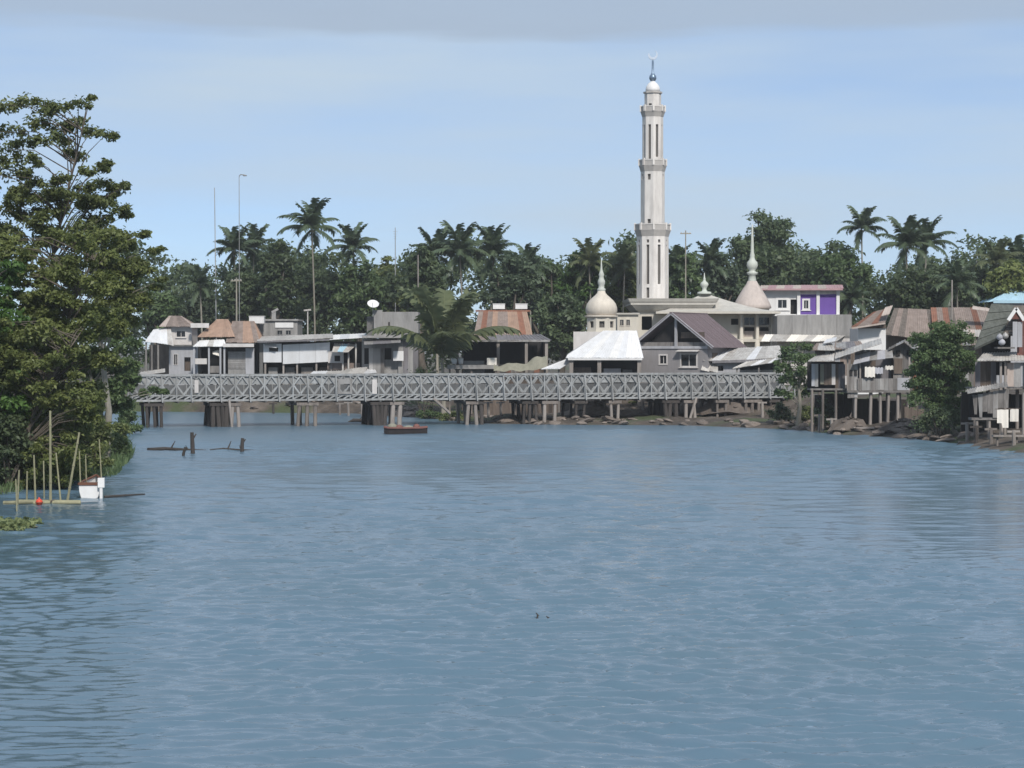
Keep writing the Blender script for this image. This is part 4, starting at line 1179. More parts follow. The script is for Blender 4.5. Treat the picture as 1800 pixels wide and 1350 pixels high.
def house_gable():
    D = 250.0
    zb = 2.9
    a = R(30)
    cx = wx(1183, D)
    t = root("gabled_house", "grey block house with steep mauve roof and open dark gable behind the bridge", "house", (cx, D, zb), -a)
    Z = lambda py: wz(py, D) - zb
    w = m(116, D) / math.cos(a); h = w / 2; dep = 8.4
    zf, zs, zap = Z(613), Z(601), Z(551)
    # gable wall: lower storey with two windows
    sw = lambda px: (wx(px, D) - cx) / math.cos(a)
    ops = [(sw(1161), sw(1172), Z(639), Z(625)), (sw(1197), sw(1222), Z(643), Z(623))]
    wall(t, -h, h, Z(690), zf, 0, .2, 'block', ops)
    window(t, *ops[0], 0, 'plaster', .16, sill=False)
    window(t, *ops[1], 0, 'plaster', .17)
    MB().slab((ops[1][0] - .4, -.7, Z(617)), (ops[1][1] + .4, -.7, Z(617)), (ops[1][1] + .4, -.01, Z(615)), (ops[1][0] - .4, -.01, Z(615)), .1).build("window_canopy", M['plaster'], t)
    MB().box(-h, -h + .2, .2, dep, Z(690), zs - .01).build("wall", M['block'], t)
    wall_r = MB().box(h - .2, h, .2, dep, Z(690), zs - .01).build("wall", M['block'], t)
    MB().box(h, h + .06, 1.2, 2.6, Z(640), Z(620)).build("side_shutter", M['wood_brown'], t)
    MB().box(h, h + .06, 4.2, 5.6, Z(640), Z(620)).build("side_shutter", M['wood_brown'], t)
    MB().box(-h, h, dep, dep + .2, Z(690), zs - .01).build("wall", M['block'], t)
    # attic: floor band, posts, open dark triangle, low infill
    MB().box(-h - .05, h + .05, -.12, .3, zf + .004, zf + .3).build("floor_band", M['plaster_grey'], t)
    slope = lambda x: zap - (zap - zs) * abs(x) / h
    for x, wd in ((-h + .12, .22), (.35, .28), (h - .12, .22)):
        MB().box(x - wd / 2, x + wd / 2, -.05, .2, zf + .3, slope(x) - .12).build("attic_post", M['plaster_grey'], t)
    MB().add([(-h + .2, .9, zf + .3), (h - .2, .9, zf + .3), (0, .9, zap - .5), (-h + .2, 1.0, zf + .3), (h - .2, 1.0, zf + .3), (0, 1.0, zap - .5)],
             [(0, 1, 2), (5, 4, 3), (0, 3, 4, 1), (1, 4, 5, 2), (2, 5, 3, 0)]).build("attic_back", M['room_shade'], t)
    MB().box(-h + .25, h - .3, .25, .5, zf + .31, zf + .75).build("attic_parapet", M['wood_grey'], t)
    MB().box(.9, h - .5, .22, .24, zf + 1.2, zf + 1.9).build("hanging_cloth", M['wood_brown'], t)
    for s in (-1, 1):
        MB().bar((s * (h + .9), -.55, slope(h + .9)), (0, -.55, zap + .02), .30, .12).build("bargeboard", M['plaster_grey'], t)
    ov = .9
    y0, y1 = -.6, dep + .6
    L0, L1 = (-h - ov, y0, slope(h + ov)), (-h - ov, y1, slope(h + ov)); R0, R1 = (h + ov, y0, slope(h + ov)), (h + ov, y1, slope(h + ov))
    sheets(t, R0, R1, (0, y1, zap + .05), (0, y0, zap + .05), 10, 'mauve_roof', seed=81, jitter=.008)
    sheets(t, L1, L0, (0, y0, zap + .05), (0, y1, zap + .05), 10, 'mauve_roof', seed=82, jitter=.008)
    MB().box(-.16, .16, y0 - .02, y1 + .02, zap + .06, zap + .16).build("ridge_cap", M['mauve_roof'], t)
    for x in (-h + .3, 0, h - .3):
        for y in (.4, dep - .2):
            MB().tube([(x, y, -3), (x, y, Z(690))], .2, 7).build("stilt", M['pile'], t)
    # bits of balcony and laundry on the left side
    MB().box(-h - 1.1, -h - .02, .2, .35, Z(652), Z(630)).build("side_screen", M['plaster_grey'], t)
    MB().box(-h - .8, -h - .05, -.2, -.15, Z(648), Z(642)).build("white_board", M['white'], t)
house_gable()

def low_roofs():
    f = Fr(249, 1305, 2.6)
    t = root("pale_sheet_roof_shed", "low shed with patched pale sheet roofs at the right end of the bridge", "shed", f.loc)
    sheets(t, f.p(1236, 634, -1), f.p(1312, 634, -1), f.p(1330, 611, 4), f.p(1262, 613, 4), 5, ['zinc_pale', 'white_metal', 'zinc_pale'], seed=91)
    sheets(t, f.p(1312, 632, -1), f.p(1376, 628, -1), f.p(1370, 608, 4), f.p(1331, 610, 4), 4, ['zinc_pale', 'white_metal'], seed=92)
    sheets(t, f.p(1288, 648, -2.5), f.p(1366, 636, -2.5), f.p(1376, 628, -.8), f.p(1318, 634, -.8), 5, ['zinc_pale', 'zinc_pale', 'white_metal'], seed=93)
    MB().bar(f.p(1252, 636, -1.05), f.p(1376, 633, -1.05), .3, .1).build("fascia", M['zinc_dark'], t)
    MB().box(f.x(1244), f.x(1372), 2.0, 2.1, -.5, f.z(628)).build("back_wall", M['room_shade'], t)
    wall(t, f.x(1243), f.x(1300), -.5, f.z(637), -.3, .12, 'plaster_grey', [(f.x(1262), f.x(1271), f.z(652), f.z(643))])
    boards(t, f.x(1300), f.x(1368), -.5, f.z(650), -.6, 6, ['zinc', 'concrete', 'plaster_grey'], 94)
    posts(t, [f.x(1292), f.x(1330), f.x(1364)], -2.2, -2.2, f.z(646), .16, 'wood_grey')
    sheets(t, f.p(1232, 650, -1.4), f.p(1262, 655, -1.4), f.p(1262, 638, 0), f.p(1238, 634, 0), 2, ['zinc_pale'], seed=95)
    for px in (1250, 1275, 1300, 1340):
        MB().tube([(f.x(px), 1.0, -2.4), (f.x(px), 1.0, -.5)], .16, 6).build("stilt", M['pile_pale'], t)
low_roofs()

def purple_house():
    f = Fr(302, 1410)
    t = root("purple_house", "white house with bright purple front panels and a pink roof edge", "house", f.loc)
    ops = [(f.x(1368), f.x(1383), f.z(541), f.z(527)), (f.x(1413.5), f.x(1421), f.z(542), f.z(528)), (f.x(1390), f.x(1402), f.z(552), f.z(526))]
    wall(t, f.x(1345), f.x(1404), 0, f.z(510), .4, .2, 'white', [ops[0], ops[2]])
    MB().box(ops[2][0], ops[2][1], 1.2, 1.3, ops[2][2], ops[2][3]).build("recess", M['room_shade'], t)
    window(t, *ops[0], .4, 'white', .3)
    wall(t, f.x(1404), f.x(1476), 0, f.z(517), .3, .2, 'purple', [ops[1]])
    window(t, *ops[1], .3, 'white', .25)
    MB().box(f.x(1402), f.x(1477), .2, .52, f.z(516.8), f.z(508)).build("lintel", M['plaster'], t)
    for px in (1404, 1438, 1473):
        MB().box(f.x(px) - .22, f.x(px) + .22, .05, .299, 0, f.z(508)).build("pilaster", M['white'], t)
    MB().box(f.x(1345), f.x(1345) + .2, .6, 8, 0, f.z(511)).build("wall", M['white'], t)
    MB().box(f.x(1476) - .2, f.x(1476), .5, 8, 0, f.z(511)).build("wall", M['purple'], t)
    MB().box(f.x(1345), f.x(1476), 8, 8.2, 0, f.z(511)).build("wall", M['white'], t)
    sheets(t, f.p(1334, 509, -.6), f.p(1482, 507, -.6), f.p(1480, 501, 6), f.p(1338, 502, 6), 10, ['pink_roof', 'pale_sheet', 'pink_roof'], seed=101)
    MB().box(f.x(1336), f.x(1480), -.7, -.6, f.z(510.5), f.z(507.5)).build("fascia", M['pink_roof'], t)
    MB().box(f.x(1350), f.x(1476), -.6, .04, f.z(556), f.z(553)).build("balcony_slab", M['white'], t)
purple_house()

def grey_wall_house():
    f = Fr(277, 1430)
    t = root("weathered_concrete_house", "low house with a long weathered grey concrete wall below the purple house", "house", f.loc)
    x0 = 1366
    n = 5
    for i in range(n):                       # cast wall bays
        a, b = 1366 + (1497 - 1366) * i / n, 1366 + (1497 - 1366) * (i + 1) / n
        MB().box(f.x(a) + .015, f.x(b) - .015, 0, .25, f.z(592), f.z(554 - i * .3)).build("wall_bay", M['concrete'], t)
    MB().box(f.x(1364), f.x(1498), .05, .5, f.z(594), f.z(592) - .01).build("beam", M['concrete'], t)
    wall(t, f.x(1366), f.x(1497), 0, f.z(594) - .01, .1, .2, 'plaster', [(f.x(1440), f.x(1460), f.z(625), f.z(604))])
    sheets(t, f.p(1338, 600, -2.5), f.p(1470, 600, -2.5), f.p(1485, 590, -.1), f.p(1345, 588, -.1), 9, ['pale_sheet', 'cloth_white', 'zinc_pale'], seed=111)
    MB().box(f.x(1366), f.x(1366) + .2, .3, 7, 0, f.z(556)).build("wall", M['concrete'], t)
    MB().box(f.x(1497) - .2, f.x(1497), .3, 7, 0, f.z(556)).build("wall", M['concrete'], t)
    MB().box(f.x(1364), f.x(1499), .25, 7, f.z(556), f.z(555)).build("roof_slab", M['concrete'], t)
    MB().box(f.x(1366), f.x(1497), 2.0, 2.1, 0, f.z(597)).build("inner_wall", M['room_shade'], t)
grey_wall_house()

# ------------------------------------------------------------------ the crowded right bank
def rust_house_right():
    f = Fr(246, 1532)
    t = root("white_wall_rust_roof_house", "house with white wall and rusty shed roof behind the stilt shack", "house", f.loc)
    wall(t, f.x(1508), f.x(1557), 0, f.z(577), 0, .2, 'white', ())
    MB().box(f.x(1508), f.x(1508) + .2, .2, 6, 0, f.z(577)).build("wall", M['plaster'], t)
    MB().box(f.x(1557) - .2, f.x(1557), .2, 6, 0, f.z(570)).build("wall", M['wood_brown'], t)
    sheets(t, f.p(1497, 575, -1.4), f.p(1556, 566, -1.4), f.p(1566, 541, 4), f.p(1536, 549, 4), 5, ['rust', 'rust_grey', 'rust_grey'], seed=121)
    MB().bar(f.p(1497, 577, -1.45), f.p(1556, 568, -1.45), .2, .1).build("fascia", M['pale_sheet'], t)
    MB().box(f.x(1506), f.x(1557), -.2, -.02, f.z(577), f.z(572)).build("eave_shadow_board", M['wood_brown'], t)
    sheets(t, f.p(1549, 556, -1.6), f.p(1563, 552, -1.6), f.p(1569, 537, 0), f.p(1556, 541, 0), 1, ['pale_sheet'], seed=123, name="loose_sheet")
    f = Fr(255, 1650)
    t = root("brown_roof_house", "wide house under a broad brown weathered roof behind the round leafy tree", "house", f.loc)
    sheets(t, f.p(1555, 588, -1), f.p(1660, 600, -1), f.p(1645, 545, 5), f.p(1572, 542, 5), 9, ['rust_grey', 'thatch'], seed=131)
    sheets(t, f.p(1640, 588, -1.6), f.p(1752, 588, -1.6), f.p(1735, 541, 5.4), f.p(1636, 541, 5.4), 10, ['rust_grey', 'rust_grey', 'rust', 'thatch'], seed=133)
    sheets(t, f.p(1690, 592, -2.6), f.p(1750, 592, -2.6), f.p(1748, 580, -1.2), f.p(1690, 580, -1.2), 5, ['pale_sheet', 'zinc_pale'], seed=135)
    MB().box(f.x(1562), f.x(1745), 1.0, 1.2, 0, f.z(584)).build("wall", M['wood_brown'], t)
    MB().box(f.x(1562), f.x(1562) + .2, 1.2, 8, 0, f.z(580)).build("wall", M['wood_brown'], t)
    MB().box(f.x(1745) - .2, f.x(1745), 1.2, 8, 0, f.z(580)).build("wall", M['wood_brown'], t)
    sheets(t, f.p(1708, 543, -1), f.p(1742, 548, -1), f.p(1742, 543, 0), f.p(1710, 538, 0), 1, ['pale_sheet'], name="loose_sheet")
    f = Fr(292, 1790)
    t = root("blue_roof_house", "house with a light blue metal roof among the trees at the right edge", "house", f.loc)
    hip_roof(t, f, 1744, 1860, 530, 1785, 1825, 502, -.5, 9, 8, ['sky_blue'], 141)
    MB().box(f.x(1744), f.x(1860), -.62, -.5, f.z(533), f.z(528)).build("fascia", M['sky_blue'], t)
    shell(t, f.x(1752), f.x(1852), 0, f.z(531), 8, 'plaster_grey', [(f.x(1770), f.x(1786), f.z(556), f.z(540))])
rust_house_right()

def stilt_shack():
    f = Fr(208, 1520, 0.9)
    t = root("stilt_shack", "grey wooden shack on tall stilts with patched tin roof on the right bank", "house", f.loc)
    zfl = f.z(690)
    # stilts
    for px in (1503, 1530, 1546, 1561, 1577, 1596):
        lean = random.uniform(-.15, .15)
        MB().tube([(f.x(px) + lean, -.4, -1.4), (f.x(px), -.4, zfl)], .15, 6).build("stilt", M['pile_pale'], t)
    for px in (1510, 1540, 1570, 1592):
        MB().tube([(f.x(px), 3.2, -1.2), (f.x(px), 3.2, zfl)], .15, 6).build("stilt", M['pile'], t)
    for px in (1428, 1447, 1470):
        MB().tube([(f.x(px), .2, -.8), (f.x(px), .2, f.z(684))], .13, 6).build("stilt", M['pile'], t)
    # platform and railing boards
    MB().box(f.x(1487), f.x(1597), -.8, 4.5, zfl + .002, zfl + .22).build("platform", M['wood_grey'], t)
    boards(t, f.x(1505), f.x(1575), zfl + .24, f.z(665), -.75, 9, ['wood_grey', 'zinc', 'wood_grey'], 151, "railing_board")
    MB().box(f.x(1575), f.x(1596), -.78, -.72, zfl + .24, f.z(664)).build("railing_panel", M['plaster_grey'], t)
    boards(t, f.x(1488), f.x(1506), zfl - .5, f.z(640), -.6, 3, ['wood_grey', 'zinc'], 152)
    for px in (1494, 1502):
        MB().box(f.x(px) - .14, f.x(px) + .14, -.67, -.64, f.z(661), f.z(650)).build("window_slot", M['room_shade'], t)
    posts(t, [f.x(1488), f.x(1510), f.x(1596)], -.7, zfl + .2, f.z(628), .14, 'pile_pale')
    # body behind, gabled room at the right
    boards(t, f.x(1507), f.x(1572), zfl + .2, f.z(615), 1.6, 7, ['wood_brown', 'zinc_dark', 'wood_grey'], 153)
    boards(t, f.x(1572), f.x(1606), zfl + .2, f.z(622), .6, 4, ['wood_grey', 'zinc', 'plaster_grey'], 154)
    boards(t, f.x(1574), f.x(1604), f.z(622), f.z(607), .62, 3, ['wood_grey'], 155, "gable_board", ragged=.25)
    for px in (1580, 1599):
        MB().box(f.x(px) - .2, f.x(px) + .2, .5, .54, f.z(626), f.z(616)).build("window_slot", M['room_shade'], t)
    MB().box(f.x(1573), f.x(1588), .45, .5, f.z(657), f.z(630)).build("door", M['wood_brown'], t)
    MB().box(f.x(1606) - .1, f.x(1606), .7, 4.2, zfl + .2, f.z(622)).build("wall", M['wood_grey'], t)
    MB().box(f.x(1507), f.x(1606), 4.2, 4.3, zfl + .2, f.z(618)).build("wall", M['wood_brown'], t)
    sheets(t, f.p(1562, 615, -.4), f.p(1588, 602, -.4), f.p(1590, 598, 4.4), f.p(1564, 611, 4.4), 2, ['zinc', 'wood_grey'], seed=156)
    sheets(t, f.p(1588, 600, -.4), f.p(1614, 622, -.4), f.p(1616, 618, 4.4), f.p(1590, 597, 4.4), 2, ['zinc', 'wood_grey'], seed=157)
    # left lean-to rooms
    boards(t, f.x(1427), f.x(1439), f.z(680), f.z(640), .2, 2, ['plaster_grey', 'zinc'], 158)
    boards(t, f.x(1443), f.x(1470), f.z(676), f.z(640), .5, 4, ['wood_grey', 'tarp', 'plaster', 'wood_brown'], 159)
    boards(t, f.x(1470), f.x(1488), f.z(690), f.z(640), .8, 3, ['zinc_dark', 'wood_brown'], 160)
    MB().box(f.x(1425), f.x(1490), 2.4, 2.5, f.z(690), f.z(636)).build("wall", M['room_shade'], t)
    MB().box(f.x(1425), f.x(1490), .1, 2.4, f.z(686), f.z(683)).build("floor", M['wood_grey'], t)
    # patchwork of tin sheets, long strip rising to the right
    sheets(t, f.p(1421, 635, -1.6), f.p(1466, 634, -1.6), f.p(1467, 621, 1.4), f.p(1436, 626, 1.4), 3, ['zinc_pale'], seed=161)
    sheets(t, f.p(1468, 630, -1.6), f.p(1550, 604, -1.6), f.p(1548, 595, 1.5), f.p(1470, 620, 1.5), 5, ['zinc_pale', 'zinc_pale', 'white_metal'], seed=162)
    sheets(t, f.p(1437, 615, .5), f.p(1468, 616, .5), f.p(1462, 604, 3), f.p(1440, 605, 3), 2, ['zinc_pale'], seed=163)
    sheets(t, f.p(1469, 611, .8), f.p(1488, 611, .8), f.p(1486, 602, 3), f.p(1470, 603, 3), 1, ['zinc'], seed=164)
    sheets(t, f.p(1448, 603, 2), f.p(1468, 599, 2), f.p(1471, 593, 4), f.p(1454, 597, 4), 1, ['white_metal'], seed=165)
    sheets(t, f.p(1500, 640, -1.3), f.p(1528, 634, -1.3), f.p(1530, 619, 0), f.p(1504, 626, 0), 2, ['cloth_grey'], seed=166, name="awning_cloth", rib=False)
    sheets(t, f.p(1528, 634, -1.3), f.p(1570, 628, -1.3), f.p(1568, 614, 0), f.p(1530, 619, 0), 3, ['zinc', 'cloth_grey'], seed=167, name="awning_sheet", rib=False)
    # laundry over the railing
    for k, (a, b, c, d, mt_) in enumerate(((1520, 1538, 663, 645, 'cloth_white'), (1538, 1552, 657, 646, 'cloth_grey'), (1556, 1570, 650, 643, 'cloth_white'))):
        o = root("hanging_laundry", ["pale sheet hung over the stilt shack's railing, leftmost of three cloths", "grey cloth hung over the stilt shack's railing between two pale cloths",
                 "small pale cloth hung on the stilt shack's porch, rightmost of three cloths"][k], "laundry", (wx((a + b) / 2, 207), 206.9, wz(c, 207)))
        w, h = m(b - a, 207), m(c - d, 207)
        vs = []
        for j in range(5):
            for i in range(9):
                vs.append((w * (i / 8 - .5), .08 * math.sin(i * 1.7 + k) * (1 - j / 5), h * j / 4 + .05 * math.sin(i * 2.1)))
        MB().add(vs, [(j*9+i, j*9+i+1, j*9+i+10, j*9+i+9) for j in range(4) for i in range(8)]).build("cloth", M[mt_], o, True)
stilt_shack()

def back_huts():
    f = Fr(214, 1655, 1.6)
    t = root("weathered_board_hut", "weathered board hut half hidden behind the dense dark tree", "hut", f.loc)
    boards(t, f.x(1604), f.x(1712), f.z(690), f.z(606), 0, 12, ['wood_grey', 'wood_brown', 'zinc', 'wood_and_shade_dark', 'rust'], 191)
    sheets(t, f.p(1598, 612, -1.2), f.p(1720, 606, -1.2), f.p(1712, 590, 3), f.p(1606, 594, 3), 9, ['zinc', 'rust_grey', 'zinc_pale', 'zinc_dark'], seed=192)
    for px in (1612, 1640, 1670, 1704): MB().tube([(f.x(px), .1, -1.5), (f.x(px), .1, f.z(690))], .15, 6).build("stilt", M['pile'], t)
    MB().box(f.x(1602), f.x(1714), -.5, 3, f.z(693), f.z(690)).build("floor", M['wood_grey'], t)
    for px in (1618, 1700): MB().box(f.x(px) - .35, f.x(px) + .35, -.08, -.04, f.z(650), f.z(630)).build("window_slot", M['room_shade'], t)
    f = Fr(222, 1472, 1.8)
    t = root("tin_shed", "small tin shed squeezed between the stilt shack and the grey wall above it", "shed", f.loc)
    boards(t, f.x(1432), f.x(1512), f.z(660), f.z(612), 0, 9, ['zinc', 'wood_grey', 'plaster_grey', 'rust_grey'], 194)
    sheets(t, f.p(1426, 616, -1), f.p(1520, 612, -1), f.p(1512, 600, 3), f.p(1436, 604, 3), 7, ['zinc_dark', 'zinc', 'rust_grey'], seed=195)
    for px in (1440, 1475, 1505): MB().tube([(f.x(px), .1, -1.5), (f.x(px), .1, f.z(660))], .15, 6).build("stilt", M['pile'], t)
back_huts()

def right_edge_shack():
    f = Fr(184, 1770, 1.0)
    t = root("thatched_shack", "dark thatched shack with white gable boards on stilts at the right edge", "house", f.loc)
    # main steep thatch roof, laid in courses
    A, B, C, D_ = f.p(1712, 612, -.6), f.p(1760, 590, -.6), f.p(1782, 536, 2.5), f.p(1742, 534, 2.5)
    A, B, C, D_ = map(Vector, (A, B, C, D_))
    for k in range(5):
        s0, s1 = k / 5, (k + 1) / 5 + .03
        MB().slab(A.lerp(D_, s0) + Vector((0, -.1, 0)), B.lerp(C, s0) + Vector((0, -.1, 0)), B.lerp(C, min(1, s1)), A.lerp(D_, min(1, s1)), .22).build("thatch_course", M['thatch_green'], t)
    A, B, C, D_ = map(Vector, (f.p(1758, 588, -.2), f.p(1850, 585, -.2), f.p(1840, 536, 2.6), f.p(1780, 537, 2.6)))
    for k in range(4):
        s0, s1 = k / 4, (k + 1) / 4 + .03
        MB().slab(A.lerp(D_, s0) + Vector((0, -.1, 0)), B.lerp(C, s0) + Vector((0, -.1, 0)), B.lerp(C, min(1, s1)), A.lerp(D_, min(1, s1)), .2).build("thatch_course", M['thatch'], t)
    # small white-boarded gable
    for a, b in (((1772, 563), (1786, 542)), ((1800, 563), (1786, 542))):
        MB().bar(f.p(*a, -1.0), f.p(*b, -1.0), .28, .1).build("bargeboard", M['white'], t)
    MB().add([f.p(1775, 561, -.9), f.p(1797, 561, -.9), f.p(1786, 544, -.9), f.p(1775, 561, 1), f.p(1797, 561, 1), f.p(1786, 544, 1)],
             [(0, 1, 2), (5, 4, 3), (0, 3, 4, 1), (1, 4, 5, 2), (2, 5, 3, 0)]).build("gable", M['wood_red'], t)
    boards(t, f.x(1786), f.x(1850), f.z(625), f.z(563), -.3, 6, ['wood_red', 'wood_brown'], 171)
    MB().box(f.x(1735), f.x(1786), 2.0, 2.1, f.z(660), f.z(570)).build("wall", M['room_shade'], t)
    boards(t, f.x(1776), f.x(1793), f.z(610), f.z(566), -.8, 2, ['plaster_grey', 'zinc'], 172)
    # porch roof: pale worn sheets
    sheets(t, f.p(1718, 634, -1.6), f.p(1800, 634, -1.6), f.p(1798, 619, .6), f.p(1730, 621, .6), 5, ['zinc_pale', 'zinc', 'zinc_pale'], seed=173)
    sheets(t, f.p(1798, 634, -1.3), f.p(1850, 632, -1.3), f.p(1848, 618, .8), f.p(1798, 619, .8), 3, ['zinc'], seed=174)
    boards(t, f.x(1715), f.x(1752), f.z(682), f.z(636), .2, 4, ['wood_brown', 'thatch_green', 'zinc_dark'], 175)
    boards(t, f.x(1766), f.x(1850), f.z(680), f.z(637), -.9, 7, ['pale_sheet', 'wood_grey', 'plaster_grey', 'zinc'], 176)
    posts(t, [f.x(1754), f.x(1762), f.x(1797)], -1.1, -1.5, f.z(636), .18, 'pile_pale')
    MB().box(f.x(1712), f.x(1850), -.9, 3.5, f.z(684), f.z(681)).build("floor", M['wood_grey'], t)
    for px in (1722, 1745, 1775, 1797, 1820):
        MB().tube([(f.x(px), 1.8, -1.5), (f.x(px), 1.8, f.z(684))], .15, 6).build("stilt", M['pile'], t)
    # lower annexe: grey boards leaning under a slanted roof strip
    g = Fr(181, 1738, 0.4)
    s = root("leaning_board_hut", "small hut of grey boards under a slanting tin strip below the thatched shack", "hut", g.loc)
    sheets(s, g.p(1701, 692, -1.2), g.p(1772, 679, -1.2), g.p(1770, 672, 1.0), g.p(1706, 684, 1.0), 5, ['zinc_pale', 'zinc'], seed=181)
    bm = ['wood_grey', 'zinc', 'wood_grey']
    for i in range(7):
        a, b = 1706 + 64 * i / 7, 1706 + 64 * (i + 1) / 7
        top = 694 - 12 * i / 7; bot = 728 + 6 * math.sin(i * 2) - 8 * (i > 4)
        MB().slab((g.x(a) + .01 + (.2 if i < 2 else 0), -.6, g.z(bot)), (g.x(b) - .01, -.6, g.z(bot)), (g.x(b) - .01, -.8, g.z(top)), (g.x(a) + .01, -.8, g.z(top)), .05).build("wall_board", M[bm[i % 3]], s)
    MB().box(g.x(1708), g.x(1770), .9, 1.0, g.z(735), g.z(690)).build("wall", M['room_shade'], s)
    MB().box(g.x(1706), g.x(1772), -.5, .9, g.z(738), g.z(734)).build("floor", M['wood_grey'], s)
    for px in (1716, 1738, 1760, 1798):
        MB().tube([(g.x(px), -.3, -1.6), (g.x(px), -.3, g.z(738) if px < 1790 else g.z(690))], .13, 6).build("stilt", M['pile_pale'], s)
    for k, (a, b, c, d) in enumerate(((1753, 1773, 752, 719), (1776, 1791, 741, 718))):
        o = root("hanging_laundry", ["larger cream cloth hung to dry beside the leaning board hut", "smaller cream cloth hung to dry beside the leaning board hut"][k], "laundry", (wx((a + b) / 2, 178.5), 178.5, wz(c, 178.5)))
        w, h = m(b - a, 178.5), m(c - d, 178.5)
        vs = []
        for j in range(5):
            for i in range(9):
                cut = (.25 * h * (1 - j / 4) if i < 4 and k == 0 else 0)
                vs.append((w * (i / 8 - .5), .07 * math.sin(i * 1.6 + k) * (1 - j / 5), cut + (h - cut) * j / 4))
        MB().add(vs, [(j*9+i, j*9+i+1, j*9+i+10, j*9+i+9) for j in range(4) for i in range(8)]).build("cloth", M['cloth_white'], o, True)
        MB().bar((-w * .7, 0, h), (w * .7, 0, h), .05).build("line", M['wood_brown'], o)
    for k, (px, py, r_, mt_) in enumerate(((1757, 592, 5.5, 'cloth_grey'), (1767, 590, 5.5, 'zinc'), (1761, 601, 6, 'cloth_grey'))):
        o = root("stuffed_sack", ["grey stuffed sack, left of three bundled under the thatched roof", "pale stuffed sack, right of three bundled under the thatched roof", "grey stuffed sack, lowest of three bundled under the thatched roof"][k],
                 "sack", (wx(px, 183), 183.0, wz(py + r_, 183)))
        q = m(r_, 183)
        MB().lathe([(q * .5, 0), (q, q * .5), (q * 1.05, q * 1.0), (q * .7, q * 1.6), (q * .25, q * 1.85), (q * .35, q * 2.05)], 12).build("sack_body", M[mt_], o, True)
    MB().box(f.x(1748), f.x(1778), -1.2, 0.2, f.z(613), f.z(610)).build("shelf", M['wood_grey'], t)
right_edge_shack()

# ------------------------------------------------------------------ trees behind the village
BT = "trees behind the village"
bg = [  # px, D, top py, crown bottom py, half width px, leaf, label
    (285, 286, 500, 600, 42, 'leaf_mid', "mid green tree just right of the tall bank tree, behind the pale house"),
    (352, 300, 494, 600, 44, 'leaf_blue', "blue-green low tree behind the orange rusty roof"),
    (430, 290, 455, 600, 52, 'leaf_dark', "dark tree under the pair of palms on the left"),
    (492, 284, 408, 590, 46, 'leaf_dark', "tall dark tree just left of the tallest palm"),
    (560, 312, 430, 600, 55, 'leaf_dark', "dark tree behind the tallest palm's trunk"),
    (632, 286, 444, 600, 56, 'leaf_mid', "green tree right of the tallest palm, behind the shop"),
    (690, 316, 438, 580, 44, 'leaf_olive', "olive tree beneath the thin mast left of the palm cluster"),
    (748, 292, 418, 590, 48, 'leaf_dark', "dark tree at the left of the dense palm cluster"),
    (905, 290, 424, 590, 50, 'leaf_blue', "blue-green tree right of the dense palm cluster"),
    (955, 316, 422, 590, 52, 'leaf_mid', "green round tree left of the onion dome's spire, farther back"),
    (1022, 306, 416, 590, 46, 'leaf_bright', "bright green tree directly above the onion dome"),
    (985, 284, 500, 640, 52, 'leaf_dark', "low dark tree left of the onion dome, in front of the wood"),
    (1096, 314, 420, 590, 38, 'leaf_olive', "olive tree showing at the left of the minaret shaft"),
    (1198, 316, 424, 570, 42, 'leaf_mid', "green tree showing at the right of the minaret shaft"),
    (1262, 318, 440, 560, 46, 'leaf_blue', "hazy blue-green tree between minaret and the big domed tree"),
    (1345, 312, 352, 560, 72, 'leaf_dark', "big dark dome-shaped tree behind the bell dome's spire"),
    (1420, 322, 428, 560, 40, 'leaf_dark', "dark tree in the dip right of the big domed tree"),
    (1480, 312, 428, 560, 66, 'leaf_mid', "wide green tree rising to the right behind the purple house"),
    (1602, 284, 466, 590, 58, 'leaf_dark', "dark tree in front of the trunks of the overlapping palm pair"),
    (1660, 290, 448, 590, 60, 'leaf_dark', "dark wide tree behind the broad brown roof"),
    (1722, 320, 452, 580, 44, 'leaf_mid', "green tree behind the pole over the brown roof"),
    (1778, 296, 446, 590, 52, 'leaf_yellow', "yellow-green tree above the light blue roof"),
    (1850, 318, 446, 590, 56, 'leaf_mid', "green tree cut by the right edge of the picture"),
]
for i, (px, D, t_, b_, hw, mt_, lb) in enumerate(bg):
    if px < 720: D += 20
    if 1330 < px < 1460: D += 20
    if 1460 <= px < 1500: D += 6
    broadleaf("broadleaf_tree", lb, px, D, t_, b_, hw, mt_, 150 if hw > 70 else 80, 120, 0.66, seed=100 + i * 7, group=BT, clump=0.27, depth=0.75)
# the thicket that fills the gaps between and beneath them
def thicket():
    rng = np.random.default_rng(77)
    cs, rs = [], []
    for i in range(1050):
        px = rng.uniform(215, 1880); D = rng.uniform(318, 360)
        top = 452 + 20 * math.sin(px * .021) + 12 * math.sin(px * .05)
        py = rng.uniform(top, 640)
        p = wp(px, py, D); k = rng.uniform(1.5, 2.9)
        cs.append(p); rs.append((k, k, k * .75))
    v, q, tt = leaf_cloud(cs, rs, 75, 0.85, 78)
    o = link("undergrowth", np_mesh("undergrowth", v, q, M['leaf_dark'], tt))
    prop(o, "dense dark green undergrowth filling the wood behind the houses", "undergrowth", kind="stuff")
thicket()

